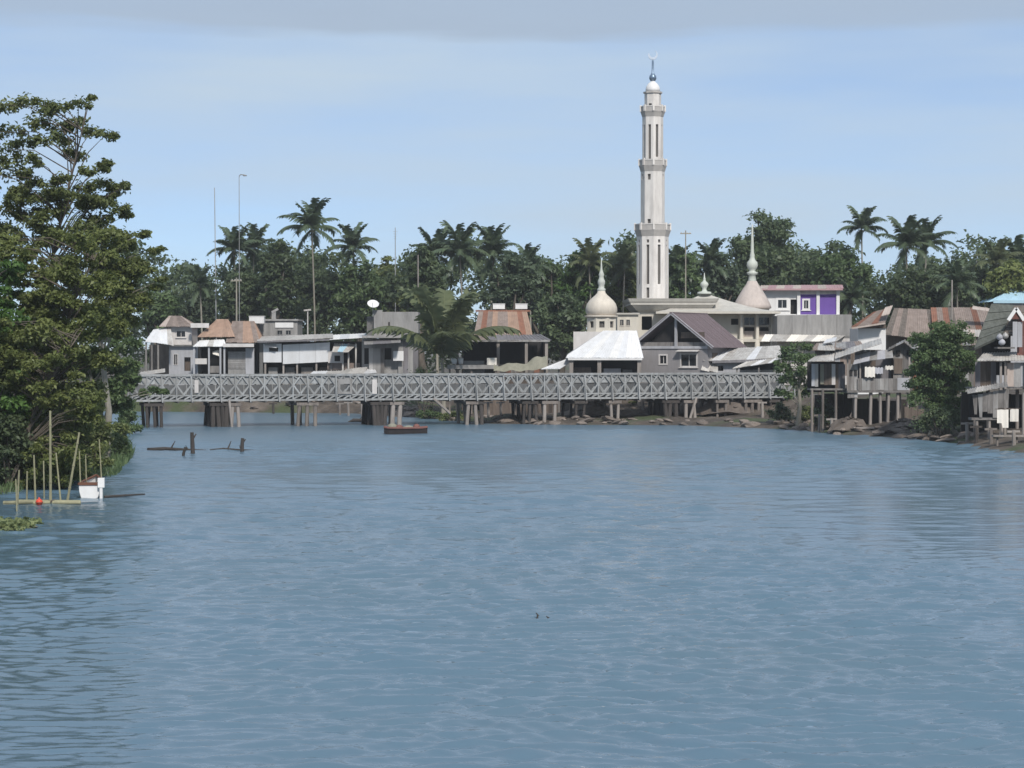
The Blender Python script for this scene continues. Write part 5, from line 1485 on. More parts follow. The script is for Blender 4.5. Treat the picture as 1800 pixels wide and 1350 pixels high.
PG = "coconut palms above the village"
pl = [  # px, py of crown centre, D, frond length, lean, label
    (548, 402, 288, 4.7, 0.5, "tallest coconut palm on the left, standing clear against the sky"),
    (622, 436, 292, 4.1, -.6, "coconut palm just right of the tallest one, with stiff spread fronds"),
    (412, 440, 290, 4.0, .4, "left palm of the close pair under the lamp mast"),
    (447, 436, 294, 3.9, -.5, "right palm of the close pair under the lamp mast"),
    (352, 502, 284, 3.3, .3, "low dark palm behind the orange rusty roof"),
    (765, 448, 296, 4.0, .3, "leftmost palm of the dense cluster behind the rust striped house"),
    (808, 444, 292, 4.6, .6, "middle palm of the dense cluster behind the rust striped house"),
    (868, 446, 294, 4.4, -.6, "rightmost palm of the dense cluster behind the rust striped house"),
    (930, 470, 290, 3.4, .3, "small palm sunk in the trees right of the dense palm cluster"),
    (1035, 462, 292, 3.6, .5, "palm whose fronds spread behind the onion dome's spire"),
    (1098, 468, 298, 3.6, -.4, "palm with pale fronds tucked against the minaret's left side"),
    (1190, 470, 304, 3.6, .4, "palm tucked against the minaret's right side"),
    (1248, 462, 306, 3.8, .2, "faint palm between the minaret and the big domed tree"),
    (1514, 402, 300, 3.7, .3, "solitary palm standing above the wide green tree on the right"),
    (1592, 432, 288, 4.4, .5, "left palm of the tall overlapping pair on the right"),
    (1628, 428, 296, 4.2, -.4, "right palm of the tall overlapping pair on the right"),
    (1682, 502, 280, 3.8, .2, "low palm just behind the pole over the brown roof"),
    (1752, 462, 300, 3.9, -.3, "left palm above the light blue roof"),
    (1788, 456, 304, 4.0, .3, "right palm above the light blue roof"),
    (1496, 528, 296, 3.4, .2, "low palm beside the purple house's right wall"),
]
for i, (px, py, D, ln, lean, lb) in enumerate(pl):
    if i not in (0, 4, 14, 16): D += 12
    if px < 700: D += 18
    if i == 13: D += 14
    palm("coconut_palm", lb, px, py, D, ln, 21, 'palm_leaf' if i not in (9, 10, 17) else 'palm_olive', 300 + i, lean, PG)
# the short palm by the bridge, close in front of the houses
palm("short_palm", "short shaggy palm with long upright fronds rising behind the bridge rail", 777, 630, 252, 8.6, 16, 'palm_olive', 411, .2, None,
     [0, 0, 0, 0, 0, 1, 1, 1], .24)

# ------------------------------------------------------------------ the wooded left bank
def clump_tree(name, label, px_base, D, spots, mat, per, leaf, seed, bark='bark', r0=.28, flat=.5, dspread=3.0):
    """tree whose leaf bunches sit at listed places; limbs reach out to every bunch"""
    rng = random.Random(seed)
    bx = wx(px_base, D); base = Vector((bx, D, gz(bx, D)))
    t = root(name, label, "tree", base)
    cs, rs = [], []
    for px, py, r_ in spots:
        d = rng.uniform(-dspread, dspread)
        p = wp(px, py, D + d) - base
        k = m(r_, D)
        cs.append(p); rs.append((k, k, k * flat))
        for _ in range(2):                                   # satellites for a ragged outline
            a = rng.uniform(0, 6.28)
            cs.append(p + Vector((math.cos(a) * k * .95, math.sin(a) * k, rng.uniform(-.4, .35) * k))); rs.append((k * .55, k * .55, k * flat * .6))
    v, q, tt = leaf_cloud(cs, rs, per, leaf, seed)
    mb = MB()
    mains = [c for c in cs[::3]]
    top = max(mains, key=lambda c: c.z)
    trunk = [Vector((0, 0, -.3)), Vector((.25, 0, top.z * .22)), Vector((top.x * .25, 0, top.z * .45)), Vector((top.x * .6, 0, top.z * .72)), top]
    mb.tube(trunk, [r0 * 1.3, r0, r0 * .8, r0 * .5, r0 * .12], 9)
    for c in mains:
        s = min(.92, max(.25, (c.z - Vector((c.x, c.y, 0)).length * .55) / top.z))
        f = s * 4; j = min(3, int(f)); st = trunk[j].lerp(trunk[j + 1], f - j)
        md = st.lerp(c, .55) + Vector((0, 0, .12 * (c - st).length))
        mb.tube([st, md, c], [r0 * .32, r0 * .2, r0 * .06], 5)
    mb.build("trunk", M[bark], t)
    link("crown", np_mesh("crown", v, q, M[mat], tt), t)
    return t

rng_ = random.Random(8)
def fill(n, xr, yr, rr, edge):
    out = []
    while len(out) < n:
        px, py = rng_.uniform(*xr), rng_.uniform(*yr)
        if edge(px, py): out.append((px, py, rng_.uniform(*rr)))
    return out
spots = [(20, 186, 20), (48, 178, 18), (78, 192, 20), (108, 190, 22), (140, 180, 15), (160, 172, 7), (60, 214, 22), (98, 222, 24), (134, 216, 22), (162, 232, 17), (188, 236, 14),
         (18, 228, 20), (40, 250, 20), (82, 246, 20), (120, 246, 20), (8, 262, 22), (30, 284, 22), (60, 280, 16), (8, 306, 24), (40, 306, 18), (66, 318, 16), (118, 268, 10), (142, 274, 14),
         (150, 300, 13), (178, 296, 13), (186, 286, 9), (112, 312, 13), (98, 320, 11), (140, 330, 18), (170, 326, 20), (210, 330, 16), (222, 326, 9), (200, 342, 12), (178, 352, 20), (150, 360, 22),
         (110, 348, 24), (70, 348, 22), (84, 372, 20), (205, 368, 16), (222, 378, 9), (180, 384, 20), (140, 394, 22), (20, 370, 16), (50, 392, 20), (100, 408, 20), (10, 404, 20),
         (70, 418, 20), (125, 428, 22), (-25, 230, 28), (-30, 300, 30), (-30, 360, 30), (-20, 180, 20), (160, 418, 22)]
clump_tree("tall_bank_tree", "tall open-crowned tree with bunched leaves towering over the left bank", 50, 136, [(a, b, c * 1.12) for a, b, c in spots] + fill(26, (0, 170), (330, 440), (14, 22), lambda a, b: True), 'leaf_olive', 90, .29, 501, 'bark', .15, .72)
E2 = [(225, 392), (250, 402), (268, 425), (280, 450), (276, 478), (290, 492), (282, 512), (262, 535), (245, 560), (232, 600), (228, 640), (205, 680)]
def edge2(px, py):
    ys = [p[1] for p in E2]; xs = [p[0] for p in E2]
    return px < np.interp(py, ys, xs) - 14
clump_tree("yellow_green_tree", "yellow-green leafy tree leaning out to the right below the tall bank tree", 185, 150,
           fill(64, (150, 300), (402, 590), (13, 23), edge2) + [(255, 412, 14), (270, 440, 14), (284, 492, 8), (270, 505, 12)], 'leaf_yellow', 130, .29, 511, 'bark_pale', .22, .6)
clump_tree("olive_bank_tree", "olive green tree filling the left bank below the tall tree's crown", 62, 130,
           fill(95, (-20, 195), (415, 640), (15, 27), lambda a, b: True), 'leaf_yellow', 120, .28, 521, 'bark', .16, .65)
clump_tree("bright_edge_tree", "bright green tree cut by the left edge of the picture", -20, 127,
           fill(40, (-60, 34), (450, 740), (16, 28), lambda a, b: True), 'leaf_bright', 80, .34, 531, 'bark', .2, .65)
clump_tree("dark_bank_tree", "dark green tree with low branches over the bank above the bamboo stakes", 40, 132,
           fill(130, (-20, 180), (600, 850), (14, 26), lambda a, b: a < 185 - max(0, b - 780) * .3), 'leaf_olive', 120, .27, 541, 'bark', .24, .7)
clump_tree("overhanging_tree", "mid green tree reaching over the left end of the bridge", 175, 168,
           fill(48, (120, 262), (570, 735), (14, 26), lambda a, b: a < np.interp(b, [570, 620, 680, 735], [235, 225, 240, 215])) + [(255, 690, 10), (268, 684, 9), (286, 688, 8), (236, 668, 10)],
           'leaf_mid', 80, .38, 551, 'bark_pale', .18, .7)
clump_tree("weeping_bank_tree", "yellow-green tree drooping to the water behind the bamboo stakes", 30, 125,
           fill(110, (-30, 160), (560, 855), (13, 24), lambda a, b: a < 170 - max(0, b - 760) * .6), 'leaf_yellow', 110, .27, 561, 'bark', .14, .7, 1.5)
SB = "shrubs along the left water edge"
for i, (px, D, hw, top, mt_, lb) in enumerate((
        (12, 124, 50, 720, 'leaf_dark', "dark shrub at the water edge by the picture's left border"),
        (58, 129, 46, 725, 'leaf_dark', "dark shrub behind the two tallest bamboo stakes"),
        (112, 136, 42, 720, 'leaf_mid', "green shrub behind the white boat"),
        (160, 144, 40, 735, 'leaf_olive', "olive shrub right of the bamboo stakes"),
        (196, 158, 34, 765, 'leaf_mid', "green shrub where the left bank meets the shallows"),
        (205, 184, 30, 745, 'leaf_olive', "olive shrub beneath the left end of the bridge"),
        (150, 150, 50, 690, 'leaf_dark', "tall dark shrub under the yellow-green tree"),
        (222, 205, 26, 715, 'leaf_mid', "small shrub at the bridge's left abutment"))):
    shrub("bank_shrub", lb, px, 0, D, hw, top, mt_, 600 + i, 22, 150, .28, SB)
def bank_grass():
    """low reeds and grass fringing the left bank"""
    rng = np.random.default_rng(91)
    n = 9000
    ys = rng.uniform(92, 215, n)
    ex = np.interp(ys, [60, 100, 120, 130, 138, 165, 195, 222], [-33, -31, -28.5, -27, -25.5, -29, -35, -41])
    off = rng.random(n) ** 1.5 * 9 - .5
    xs = ex - off
    zs = ground_z(xs, ys)
    h = rng.uniform(.25, .7, n); a = rng.uniform(0, 6.28, n); w = rng.uniform(.03, .07, n); l = rng.normal(0, .35, n)
    P = np.stack([xs, ys, np.maximum(zs, -.1)], -1)
    dx = np.stack([np.cos(a) * w, np.sin(a) * w, np.zeros(n)], -1)
    tip = P + np.stack([l * h, rng.normal(0, .3, n) * h, h], -1)
    v = np.stack([P - dx, P + dx, tip + dx * .3, tip - dx * .3], 1).reshape(-1, 3)
    t = np.repeat(rng.random(n), 4)
    o = link("grass", np_mesh("grass", v, np.arange(n * 4).reshape(-1, 4), M['leaf_mid'], t))
    prop(o, "reeds and grass fringing the left bank", "grass", kind="stuff")
bank_grass()

# trees and shrubs on the right bank
clump_tree("bank_tree", "small leafy tree hiding the right end of the bridge", 1402, 219,
           [(1392, 612, 14), (1412, 608, 12), (1378, 626, 13), (1404, 632, 17), (1424, 628, 11), (1384, 648, 16), (1412, 652, 15), (1376, 668, 12), (1398, 672, 16), (1420, 676, 11), (1388, 694, 12), (1368, 690, 9), (1430, 650, 8), (1396, 626, 16), (1390, 660, 18), (1408, 690, 14), (1376, 640, 12)],
           'leaf_mid', 150, .30, 701, 'bark_pale', .2, .75, 1.2)
def edge_r(px, py):
    w = np.interp(py, [566, 590, 625, 660, 700, 740], [20, 44, 54, 58, 50, 36])
    return abs(px - 1658 + 4 * math.sin(py * .06)) < w - 6
clump_tree("round_tree", "dense dark green tree leaning over the water between the two stilt houses", 1664, 194,
           fill(120, (1595, 1725), (572, 745), (9, 21), edge_r) + [(1622, 592, 12), (1690, 588, 13), (1712, 640, 11), (1604, 655, 12), (1610, 690, 12)], 'leaf_mid', 120, .28, 711, 'bark', .24, .8, 2.2)
for i, (px, D, hw, top, mt_, lb) in enumerate((
        (1652, 190, 48, 716, 'leaf_dark', "dark bushes hanging to the water under the round tree"),
        (1450, 211, 26, 700, 'leaf_dark', "dark shrub on the bank left of the tall stilts"),
        (1372, 222, 24, 706, 'leaf_dark', "dark shrub at the bridge's right abutment"),
        (1113, 245, 20, 707, 'leaf_olive', "olive shrub on the bank seen under the bridge below the pavilion"),
        (752, 250, 40, 722, 'leaf_mid', "grassy green shrub on the bank under the middle of the bridge"),
        (800, 243, 34, 725, 'leaf_olive', "olive shrub among the bridge piles right of the moored raft"),
        (1010, 246, 16, 635, 'leaf_dark', "small dark bush in front of the white hipped roof"),
        (745, 253, 34, 632, 'leaf_dark', "dark bush beside the foot of the short palm"),
        (1540, 214, 46, 712, 'leaf_dark', "dark undergrowth in the shade behind the tall stilts"),
        (1475, 216, 36, 690, 'leaf_mid', "weedy green bush under the shack's left lean-to"),
        (1415, 222, 30, 712, 'leaf_olive', "olive weeds around the foot of the small leafy tree"),
        (1745, 190, 40, 690, 'leaf_dark', "dark bush in the shade behind the leaning board hut"),
        (1300, 247, 30, 712, 'leaf_dark', "dark weeds on the bank under the bridge's right spans"))):
    shrub("bank_shrub", lb, px, 0, D, hw, top, mt_, 720 + i, 14, 100, .28)

# ------------------------------------------------------------------ poles and masts
def pole(name, label, px, y0, y1, D, r_, mat, top=None, lean=0):
    x = wx(px, D); b = Vector((x, D, gz(x, D)))
    z1 = wz(y0, D) - b.z
    t = root(name, label, "pole" if 'mast' not in name else "mast", b)
    MB().tube([(0, 0, -.3), (lean * .5, 0, z1 * .5), (lean, 0, z1)], [r_, r_ * .85, r_ * .6], 8).build("shaft", M[mat], t)
    if top == 'lamp':
        MB().tube([(lean, 0, z1), (lean + .2, 0, z1 + .25), (lean + .8, 0, z1 + .2)], .07, 6).build("arm", M[mat], t)
        MB().lathe([(.05, .12), (.22, .08), (.30, 0), (.26, -.08), (.05, -.1)], 10, (lean + .8, 0, z1 + .12)).build("lamp_head", M['steel'], t, True)
    if top == 'cross':
        MB().box(lean - .75, lean + .75, -.06, .06, z1 - .5, z1 - .36).build("crossarm", M[mat], t)
        for s in (-.6, -.2, .2, .6):
            MB().lathe([(.05, 0), (.07, .08), (.03, .16)], 8, (lean + s, 0, z1 - .36)).build("insulator", M['plaster'], t)
    if top == 'light':
        MB().bar((lean - .5, -.1, z1 + .02), (lean + .45, -.1, z1 + .12), .22, .16).build("lamp_head", M['zinc_pale'], t)
    if top == 'ant':
        for k in range(4):
            MB().bar((lean - .35 + .05 * k, 0, z1 - .6 - k * .35), (lean + .35 - .05 * k, 0, z1 - .6 - k * .35), .04).build("antenna_rod", M['steel'], t)
    return t
pole("antenna_mast", "thin leaning antenna mast left of the palm pair", 381, 330, 0, 305, .09, 'steel', None, -.25)
pole("lamp_mast", "thin tall mast with a small lamp head above the palm pair", 421, 310, 0, 305, .07, 'steel', 'lamp')
pole("antenna_mast", "thin antenna mast above the olive tree left of centre", 695, 400, 0, 325, .09, 'steel', 'ant')
pole("wooden_pole", "tall pale wooden pole rising above the short palm", 735, 448, 0, 284, .11, 'pile_pale')
pole("utility_pole", "pale utility pole in front of dark trees behind the rusty hipped roof", 416, 488, 0, 302, .15, 'bark_pale', 'cross')
pole("street_lamp", "pale street lamp pole standing right of the grey concrete building", 541, 546, 0, 289, .13, 'zinc_pale', 'light')
pole("wooden_pole", "pole standing right of the minaret shaft above the mosque roof", 1205, 405, 0, 300, .12, 'bark_pale', 'cross')
pole("wooden_pole", "pale bare pole rising in front of the broad brown roof", 1673, 492, 0, 250, .12, 'pile_pale')
pole("antenna_mast", "short antenna mast above the trees near the right edge", 1716, 432, 0, 330, .09, 'steel', 'ant')

# ------------------------------------------------------------------ things on and by the water
BG_ = "bamboo stakes by the left bank"
stk = [(88, 722, 88, 876, 113, .075, "tallest straight bamboo stake standing beside the red float"),
       (139, 760, 115, 872, 114, .07, "long bamboo stake slanting to the right behind the white boat"),
       (59, 800, 62, 872, 114, .06, "upright bamboo stake just left of the red float"),
       (98, 796, 107, 872, 115, .05, "thin bamboo stake leaning slightly left between the two tall stakes"),
       (139, 793, 142, 850, 117, .045, "short thin stake standing behind the white boat's left end"),
       (150, 800, 152, 838, 119, .04, "very short stake standing behind the white boat's middle"),
       (174, 772, 180, 842, 120, .04, "thin stake rising behind the white boat's right end"),
       (33, 826, 29, 872, 112, .055, "stubby stake second from the picture's left border"),
       (47, 828, 46, 862, 114, .05, "stubby stake midway between the left border and the red float"),
       (76, 810, 77, 866, 117, .045, "slim stake right behind the red float, left of the tallest stake"),
       (27, 842, 29, 900, 108, .04, "low stake standing in the water nearest the left border")]
for x1, y1, x0, y0, D, r_, lb in stk:
    b = wp(x0, y0, D); tp = wp(x1, y1, D)
    b.z = min(b.z, -.4)
    t = root("bamboo_stake", lb, "stake", b, 0, BG_)
    v = tp - b; n = 7
    pts, rad = [], []
    for i in range(n * 2 + 1):
        s = i / (n * 2); pts.append(v * s); rad.append(r_ * (1.12 if i % 2 == 0 else .96) * (1 - .3 * s))
    MB().tube(pts, rad, 7).build("cane", M['bamboo'], t)
    if y1 < 800:
        for i in range(2, n, 2): MB().tube([v * (i / n - .006), v * (i / n + .006)], r_ * 1.18, 7).build("node_ring", M['bamboo'], t)
def left_things():
    D = 113.0
    r_ = root("bamboo_raft", "bundle of floating bamboo poles tied along the stakes on the left", "raft", (wx(85, D), D, 0))
    for k, (a, b, y) in enumerate(((5, 100, 0), (30, 138, .25), (60, 142, -.22))):
        MB().tube([(m(a - 85, D), y, .04 + .05 * (k == 1)), (m((a + b) / 2 - 85, D), y, .08), (m(b - 85, D), y + .1, .06)], .1, 8).build("raft_pole", M['bamboo'], r_)
    MB().tube([(.2, -.4, .15), (.2, .45, .15)], .05, 6).build("lashing", M['wood_brown'], r_)
    f_ = root("red_float", "small red ball float lying on the bamboo raft", "float", (wx(68, 112.4), 112.4, .1))
    MB().lathe([(.02, -.16), (.12, -.12), (.19, 0), (.17, .1), (.1, .17), (.04, .2), (.04, .26), (.01, .27)], 16).build("ball", M['red'], f_, True)
    MB().lathe([(.195, -.02), (.205, 0), (.195, .02)], 16).build("seam_band", M['hull_brown'], f_, True)
    # white boat, stern towards the viewer
    D = 117.0
    b = root("small_white_boat", "small white boat with brown rim moored in front of the bamboo stakes", "boat", (wx(158, D), D, 0), R(6))
    st = [(-.5, 0, .98), (.8, .02, .96), (2.2, .08, .75), (3.2, .2, .38), (3.7, .35, .05)]   # y, keel lift, half width
    ring = []
    for y, kl, hw in st:
        hw *= .56
        ring.append([(-hw, y, .78 + kl * .6), (-hw * .97, y, .4), (-hw * .8, y, .08 + kl), (0, y, -.12 + kl), (hw * .8, y, .08 + kl), (hw * .97, y, .4), (hw, y, .78 + kl * .6)])
    vs = [p for q in ring for p in q]; fs = []
    for i in range(len(ring) - 1):
        for j in range(6): fs.append((7*i + j, 7*i + j + 1, 7*i + 8 + j, 7*i + 7 + j))
    fs.append((6, 5, 4, 3, 2, 1, 0))
    MB().add(vs, fs).build("hull", M['white'], b)
    for s in (0, 6):
        MB().tube([Vector(q[s]) + Vector((0, 0, .03)) for q in ring], .07, 6).build("gunwale", M['hull_brown'], b)
    MB().bar(Vector(ring[0][0]) + Vector((0, .0, .03)), Vector(ring[0][6]) + Vector((0, .0, .03)), .16, .1).build("transom_rail", M['hull_brown'], b)
    for y in (.5, 1.6): MB().box(-.46, .46, y, y + .28, .55, .6).build("thwart", M['hull_brown'], b)
    # outboard motor on the right corner
    mt = MB().box(.46, .80, -.75, -.35, .62, 1.12).build("outboard_motor", M['white'], b)
    MB().box(.55, .70, -.72, -.5, -.3, .618).build("motor_leg", M['white'], mt)
    MB().bar((.63, -.4, .95), (.55, .25, 1.0), .05).build("tiller", M['steel_dark'], mt)
    l = root("floating_pole", "thin dark pole floating on the water right of the white boat", "pole", (wx(215, 118), 118, 0))
    MB().tube([(m(-30, 118), -.4, .04), (0, .2, .07), (m(30, 118), 1.6, .05)], [.07, .06, .04], 6).build("pole_shaft", M['pile_dark'], l)
    # water plants in the near left corner
    rng = np.random.default_rng(5)
    p = root("water_plant_clump", "pale green floating water plants in the left corner by the bank", "water plants", (wx(22, 98), 98, 0))
    n = 260; xs = rng.uniform(-2.4, .95, n); ys = rng.uniform(-2.5, 2.0, n)
    keep = (xs / 2.6) ** 2 + (ys / 2.8) ** 2 < 1
    cs = np.stack([xs, ys, rng.uniform(.05, .32, n)], -1)[keep]
    v, q, tt = leaf_cloud(cs, [(.16, .16, .12)] * len(cs), 5, .26, 6, .7, 0, .8)
    link("floating_leaves", np_mesh("floating_leaves", v, q, M['leaf_pale'], tt), p)
    MB().lathe([(.3, -.05), (1.1, .02), (1.5, .03), (1.2, .06), (.2, .08)], 14, (-.4, 0, 0)).build("root_mat", M['tarp'], p)
left_things()

def midstream():
    # dark flat boat moored at the middle piers
    D = 206.0
    b = root("flat_dark_boat", "dark flat-bottomed boat moored under the middle of the bridge", "boat", (wx(713, D), D, 0), R(4))
    L, W = m(76, D) / 2, .75
    vs = []
    xs = [(-1, .75, .22), (-.8, 1, .05), (0, 1, 0), (.75, 1, .05), (1, .7, .2)]
    for x, w, k in xs:
        vs += [(x * L, -W * w, .52 + k * .4), (x * L, -W * w * .8, -.15 + k), (x * L, W * w * .8, -.15 + k), (x * L, W * w, .52 + k * .4)]
    fs = [(4*i + j, 4*i + j + 1, 4*i + 5 + j, 4*i + 4 + j) for i in range(4) for j in range(3)] + [(0, 1, 2, 3), (19, 18, 17, 16)]
    MB().add(vs, fs).build("hull", M['hull_dark'], b)
    for s in (0, 3): MB().tube([Vector(vs[4*i + s]) + Vector((0, 0, .03)) for i in range(5)], .1, 6).build("gunwale", M['hull_red'], b)
    for q, (x, w_, h_) in enumerate(((-.62, .5, .55), (-.3, .4, .42), (.12, .55, .35), (.5, .35, .5))):
        MB().lathe([(w_ * .8, 0), (w_, h_ * .3), (w_ * .85, h_ * .75), (w_ * .3, h_)], 9, (x * L, 0, .43)).build("cargo_bundle", M['hull_red' if q % 2 else 'tarp'], b, True)
    for x in (-.5, 0, .5): MB().box(x * L - .15, x * L + .15, -W * .9, W * .9, .36, .42).build("thwart", M['pile'], b)
    MB().box(-L * .7, L * .6, -W * .65, W * .65, .18, .22).build("floor_board", M['pile'], b)
    for i, (x, y, D, h, r_, lb) in enumerate(((338, 798, 166.5, 38, .17, "taller dark mooring stump standing in the shallows on the left"), (425, 795, 169, 25, .16, "shorter dark mooring stump farther out in the shallows"),
                                          (322, 802, 163, 16, .12, "lowest dark stump beside the taller mooring stump"))):
        t = root("mooring_stump", lb, "stump", (wx(x, D), D, -.6))
        H = m(h, D) + .6
        MB().tube([(.05, 0, 0), (0, 0, H * .6), (-.04 + .1 * i, 0, H)], [r_, r_ * .95, r_ * .8], 8).build("stump_post", M['pile_dark'], t)
        MB().tube([(0, 0, H * .75), (.28, .05, H * .95)], [.08, .04], 6).build("branch_stub", M['pile_dark'], t)
    for i, (x0, x1, y, D, lb) in enumerate(((258, 362, 792, 172, "long dark drift log lying across the shallows past the mooring stumps"), (368, 448, 792, 172, "slim drift branch lying between the two mooring stumps"))):
        t = root("drift_log", lb, "log", (wx((x0 + x1) / 2, D), D, 0), R(-3))
        a = m(x1 - x0, D) / 2
        MB().tube([(-a, 0, .05), (-a * .4, .1, .14), (a * .3, 0, .06), (a, .1, .03)], [.16, .14, .11, .04] if i == 0 else [.05, .08, .07, .03], 7).build("log_shaft", M['pile_dark'], t)
        MB().tube([(-a * .2, 0, .1), (-a * .05, 0, .75)], [.08, .03], 5).build("branch_stub", M['pile_dark'], t)
        MB().tube([(a * .4, 0, .05), (a * .3, .1, .4)], [.06, .02], 5).build("branch_stub", M['pile_dark'], t)
    t = root("half_sunk_snag", "low dark snag breaking the water under the bridge", "snag", (wx(628, 239), 239, 0))
    MB().tube([(-1.0, 0, -.05), (-.4, 0, .2), (.4, .1, .18), (1.0, 0, -.02)], [.1, .2, .18, .06], 7).build("snag_shaft", M['pile_dark'], t)
    MB().tube([(.2, 0, .2), (.5, 0, .55)], [.08, .03], 5).build("branch_stub", M['pile_dark'], t)
    for q, (px, py, h, lb) in enumerate(((944, 1086, 9, "taller of two dark twigs poking up from open water near the middle"), (962, 1088, 5, "shorter of two dark twigs poking up from open water near the middle"))):
        D = CAMZ / math.tan(math.atan((py - 675) / F) + PITCH)
        t = root("floating_twig", lb, "twig", (wx(px, D), D, 0))
        H = m(h, D)
        MB().tube([(0, 0, -.1), (.02, 0, H * .6), (-.03, 0, H)], [.03, .025, .012], 6).build("twig_stem", M['pile_dark'], t)
        MB().tube([(0, 0, H * .3), (.07, 0, H * .5)], [.02, .008], 5).build("side_shoot", M['pile_dark'], t)
midstream()

# ------------------------------------------------------------------ rubble, logs and landing along the right shore
def rubble():
    rng = random.Random(21)
    meshes = []
    for k in range(6):
        nr = np.random.default_rng(40 + k)
        mb = MB()
        prof = [(.05, -.5), (.7, -.42), (1.0, -.1), (.92, .2), (.55, .48), (.06, .55)]
        mb.lathe(prof, 7)
        mb.v = [(x * nr.uniform(.75, 1.2), y * nr.uniform(.75, 1.2), z * nr.uniform(.8, 1.2)) for x, y, z in mb.v]
        meshes.append(mb.mesh("stone", M['stone']))
    shore = [(37.4, 179), (35.8, 196), (30.8, 203), (27.6, 217), (17.8, 229), (6, 230), (-2.5, 234), (-9, 250), (-19.6, 271), (-43, 278)]
    cnt = 0
    while cnt < 190:
        i = rng.randrange(len(shore) - 1); s = rng.random()
        x = shore[i][0] * (1 - s) + shore[i + 1][0] * s + rng.uniform(-.6, 3.4); y = shore[i][1] * (1 - s) + shore[i + 1][1] * s + rng.uniform(-.3, 4.5)
        d = float(river_sdf(np.array([x]), np.array([y]))[0])
        if d < -.6 or d > 8: continue
        k = rng.uniform(.18, .62) * (1.25 if d < 2 else 1)
        link("stone", rng.choice(meshes), ground, (x, y, gz(x, y) + k * .12), (rng.uniform(-.3, .3), rng.uniform(-.3, .3), rng.uniform(0, 6)), (k * rng.uniform(.9, 1.7), k, k * rng.uniform(.5, .9)))
        cnt += 1
    # heaps of pale spoil
    for px, D, w, h, lb in ((1494, 206, 2.2, 1.2, "brown heap of earth and rock left of the tall stilts"), (1585, 201, 2.6, .8, "pale sandy heap under the stilt shack"), (1040, 240, 3.2, 1.6, "grey heap of rubble under the bridge below the pavilion"), (1275, 240, 3.6, 2.2, "pale concrete rubble bank under the bridge's right part")):
        x = wx(px, D); t = root("spoil_heap", lb, "heap", (x, D, gz(x, D) - .15))
        nr = np.random.default_rng(int(px))
        mb = MB().lathe([(w, 0), (w * .8, h * .25), (w * .55, h * .62), (w * .3, h * .9), (.05, h)], 16)
        mb.v = [(a + nr.normal(0, .26), b_ * .7 + nr.normal(0, .2), c + nr.normal(0, .17)) for a, b_, c in mb.v]
        mb.build("heap_mound", M['stone'], t)
        for k in range(9):
            a = nr.uniform(0, 6.28); q = nr.uniform(.3, 1)
            link("stone", meshes[k % 6], t, (math.cos(a) * w * q, math.sin(a) * w * q * .7 - .1, h * (1 - q) * .9 + .1), (0, 0, a), (.38, .3, .26))
    # slanting trunk props under the round tree, landing planks
    for k, (a, b, D, r_, lb) in enumerate((((1652, 712), (1686, 776), 193, .26, "thick bare trunk slanting down to the water under the round tree"), ((1652, 712), (1632, 770), 193.6, .2, "second bare trunk leaning left under the round tree"))):
        p0 = wp(*b, D - 4 if False else D); p1 = wp(*a, D)
        t = root("bare_log", lb, "log", p0)
        v = p1 - p0
        MB().tube([v * -.08, v * .4 + Vector((.12, 0, 0)), v], [r_, r_ * .9, r_ * .7], 8).build("log_shaft", M['bark_pale'], t)
        MB().tube([v * .8, v * .95 + Vector((.5, .2, .3))], [r_ * .5, r_ * .2], 6).build("branch_stub", M['bark_pale'], t)
    for k, (px0, px1, py, D, lb) in enumerate(((1500, 1566, 752, 204, "pale landing plank lying at the foot of the tall stilts"), (1745, 1830, 766, 175, "long pale plank laid along the shore below the leaning board hut"))):
        a, b = wx(px0, D), wx(px1, D)
        t = root("landing_plank", lb, "plank", ((a + b) / 2, D, wz(py, D)))
        h = (b - a) / 2
        MB().box(-h, h, -.35, .35, -.08, .06).build("plank_board", M['pile_pale'], t)
        for s in (-.8, 0, .8): MB().tube([(s * h, 0, -1.4), (s * h, 0, -.08)], .09, 6).build("plank_post", M['pile'], t)
    # retaining walls below the bridge deck, and dark boards added as deep shadow
    segs = [(300, 376, 714, 727, 279.5, 'concrete', "low grey retaining wall on the far shore seen under the left spans"), (470, 610, 712, 727, 278.5, 'wood_brown', "brown board fence along the far shore seen under the bridge"),
            (850, 985, 704, 742, 247, 'wood_brown', "dark boards added as deep shadow behind the piles under the bridge"), (1105, 1225, 702, 742, 246.5, 'wood_and_shade_dark', "dark boards added as deep shadow beneath the gabled house"), (1312, 1392, 702, 745, 247, 'wood_and_shade_dark', "dark board wall at the bridge's right end"), (1432, 1500, 692, 738, 211.5, 'wood_and_shade_dark', "dark board screen under the shack's left lean-to"), (1505, 1600, 700, 740, 213, 'wood_and_shade_dark', "dark board screen behind the tall stilts"), (1690, 1800, 690, 760, 188, 'wood_and_shade_dark', "dark board screen behind the leaning board hut"), (1040, 1100, 706, 738, 247, 'concrete', "grey retaining wall under the bridge below the pavilion"),
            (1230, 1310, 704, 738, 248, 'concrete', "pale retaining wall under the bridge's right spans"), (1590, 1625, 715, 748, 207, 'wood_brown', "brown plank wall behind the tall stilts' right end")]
    for px0, px1, y0, y1, D, mt_, lb in segs:
        a, b = wx(px0, D), wx(px1, D); zt = wz(y0, D)
        zb = min(gz(a, D), gz(b, D)) - .5
        t = root("wall_and_shade_boards", lb, "wall", ((a + b) / 2, D, zb))
        h = (b - a) / 2; n = max(3, int((b - a) / .9))
        for i in range(n):
            x0 = -h + 2 * h * i / n; x1 = x0 + 2 * h / n
            o = rng.uniform(0, .08)
            MB().box(x0 + .012, x1 - .012, -o, .15 - o, 0, zt - zb + rng.uniform(-.25, .08)).build("wall_board" if 'wood' in mt_ else "wall_slab", M[mt_], t)
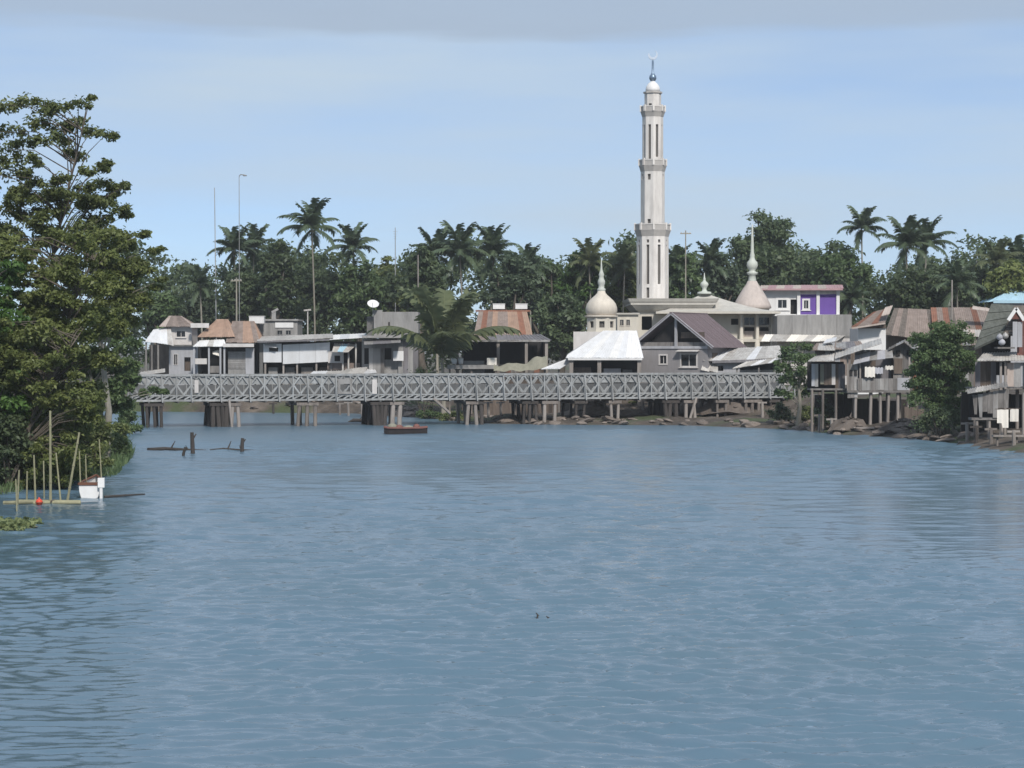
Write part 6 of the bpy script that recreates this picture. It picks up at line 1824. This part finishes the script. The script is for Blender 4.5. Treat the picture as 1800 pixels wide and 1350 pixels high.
        MB().box(-h, h, .2, .32, 0, (zt - zb) * .8).build("rear_beam", M['wood_brown'], t)
    # free-standing posts on the bank behind the bridge
    pp = [(858, 706, 744, 240, 'pile_pale'), (880, 706, 742, 240, 'pile_pale'), (905, 708, 742, 241, 'pile'), (1002, 706, 742, 241, 'pile'), (1045, 706, 740, 242, 'pile'), (1130, 703, 735, 243, 'pile_pale'), (1141, 703, 735, 243, 'pile_pale'),
          (636, 706, 730, 262, 'pile_pale'), (612, 706, 730, 262, 'pile_pale'), (597, 708, 728, 266, 'pile'), (1340, 706, 745, 236, 'pile_pale'), (480, 708, 728, 270, 'pile_dark')]
    names = ["pale post on the bank under the bridge, first right of the middle", "pale post on the bank under the bridge, second right of the middle", "brown post on the bank under the bridge between pale posts and the dark pier",
             "brown post on the bank beneath the pavilion's left corner", "brown post on the bank beneath the pavilion's middle", "left one of the close pair of pale posts beneath the gabled house", "right one of the close pair of pale posts beneath the gabled house",
             "rightmost thin pale post on the far shore under the bridge", "middle thin pale post on the far shore under the bridge", "brown thin post on the far shore under the bridge", "pale post at the foot of the bank near the bridge's right end", "dark post on the far shore under the left spans"]
    for q, (px, y0, y1, D) in enumerate(((1440, 728, 758, 209), (1462, 735, 760, 207), (1612, 738, 772, 197), (1628, 742, 772, 196), (1700, 742, 782, 183), (1716, 748, 786, 180), (1742, 752, 788, 177), (1782, 756, 792, 173))):
        pp.append((px, y0, y1, D, ('pile', 'pile_pale', 'pile_dark')[q % 3]))
        names.append("shore stake number %s from the bridge's right end, standing by the right water edge" % ("one two three four five six seven eight".split()[q]))
    for (px, y0, y1, D, mt_), lb in zip(pp, names):
        x = wx(px, D); b = min(gz(x, D), wz(y1, D)) - .4
        t = root("bank_post", lb, "post", (x, D, b), 0, "posts on the bank under the bridge")
        H = wz(y0, D) - b
        MB().tube([(0, 0, 0), (.04, 0, H * .5), (0, 0, H)], [.17, .15, .15], 7).build("post_shaft", M[mt_], t)
        MB().bar((-.5, 0, H - .12), (.5, 0, H - .1), .16).build("head_beam", M[mt_], t)
rubble()

# ------------------------------------------------------------------ the humid air over the river
hz = bpy.data.materials.new("haze"); hz.use_nodes = True
hn = hz.node_tree.nodes; hn.clear()
ho = hn.new("ShaderNodeOutputMaterial"); hv = hn.new("ShaderNodeVolumePrincipled")
hv.inputs["Color"].default_value = (0.90, 0.94, 1.0, 1); hv.inputs["Density"].default_value = 0.00016
hv.inputs["Anisotropy"].default_value = 0.0
hz.node_tree.links.new(hv.outputs[0], ho.inputs["Volume"])
haze = MB().box(-3050, 3050, -650, 6050, -5.2, 46).build("haze", hz)
prop(haze, "thin humid haze lying over the river and village", "haze", kind="stuff")
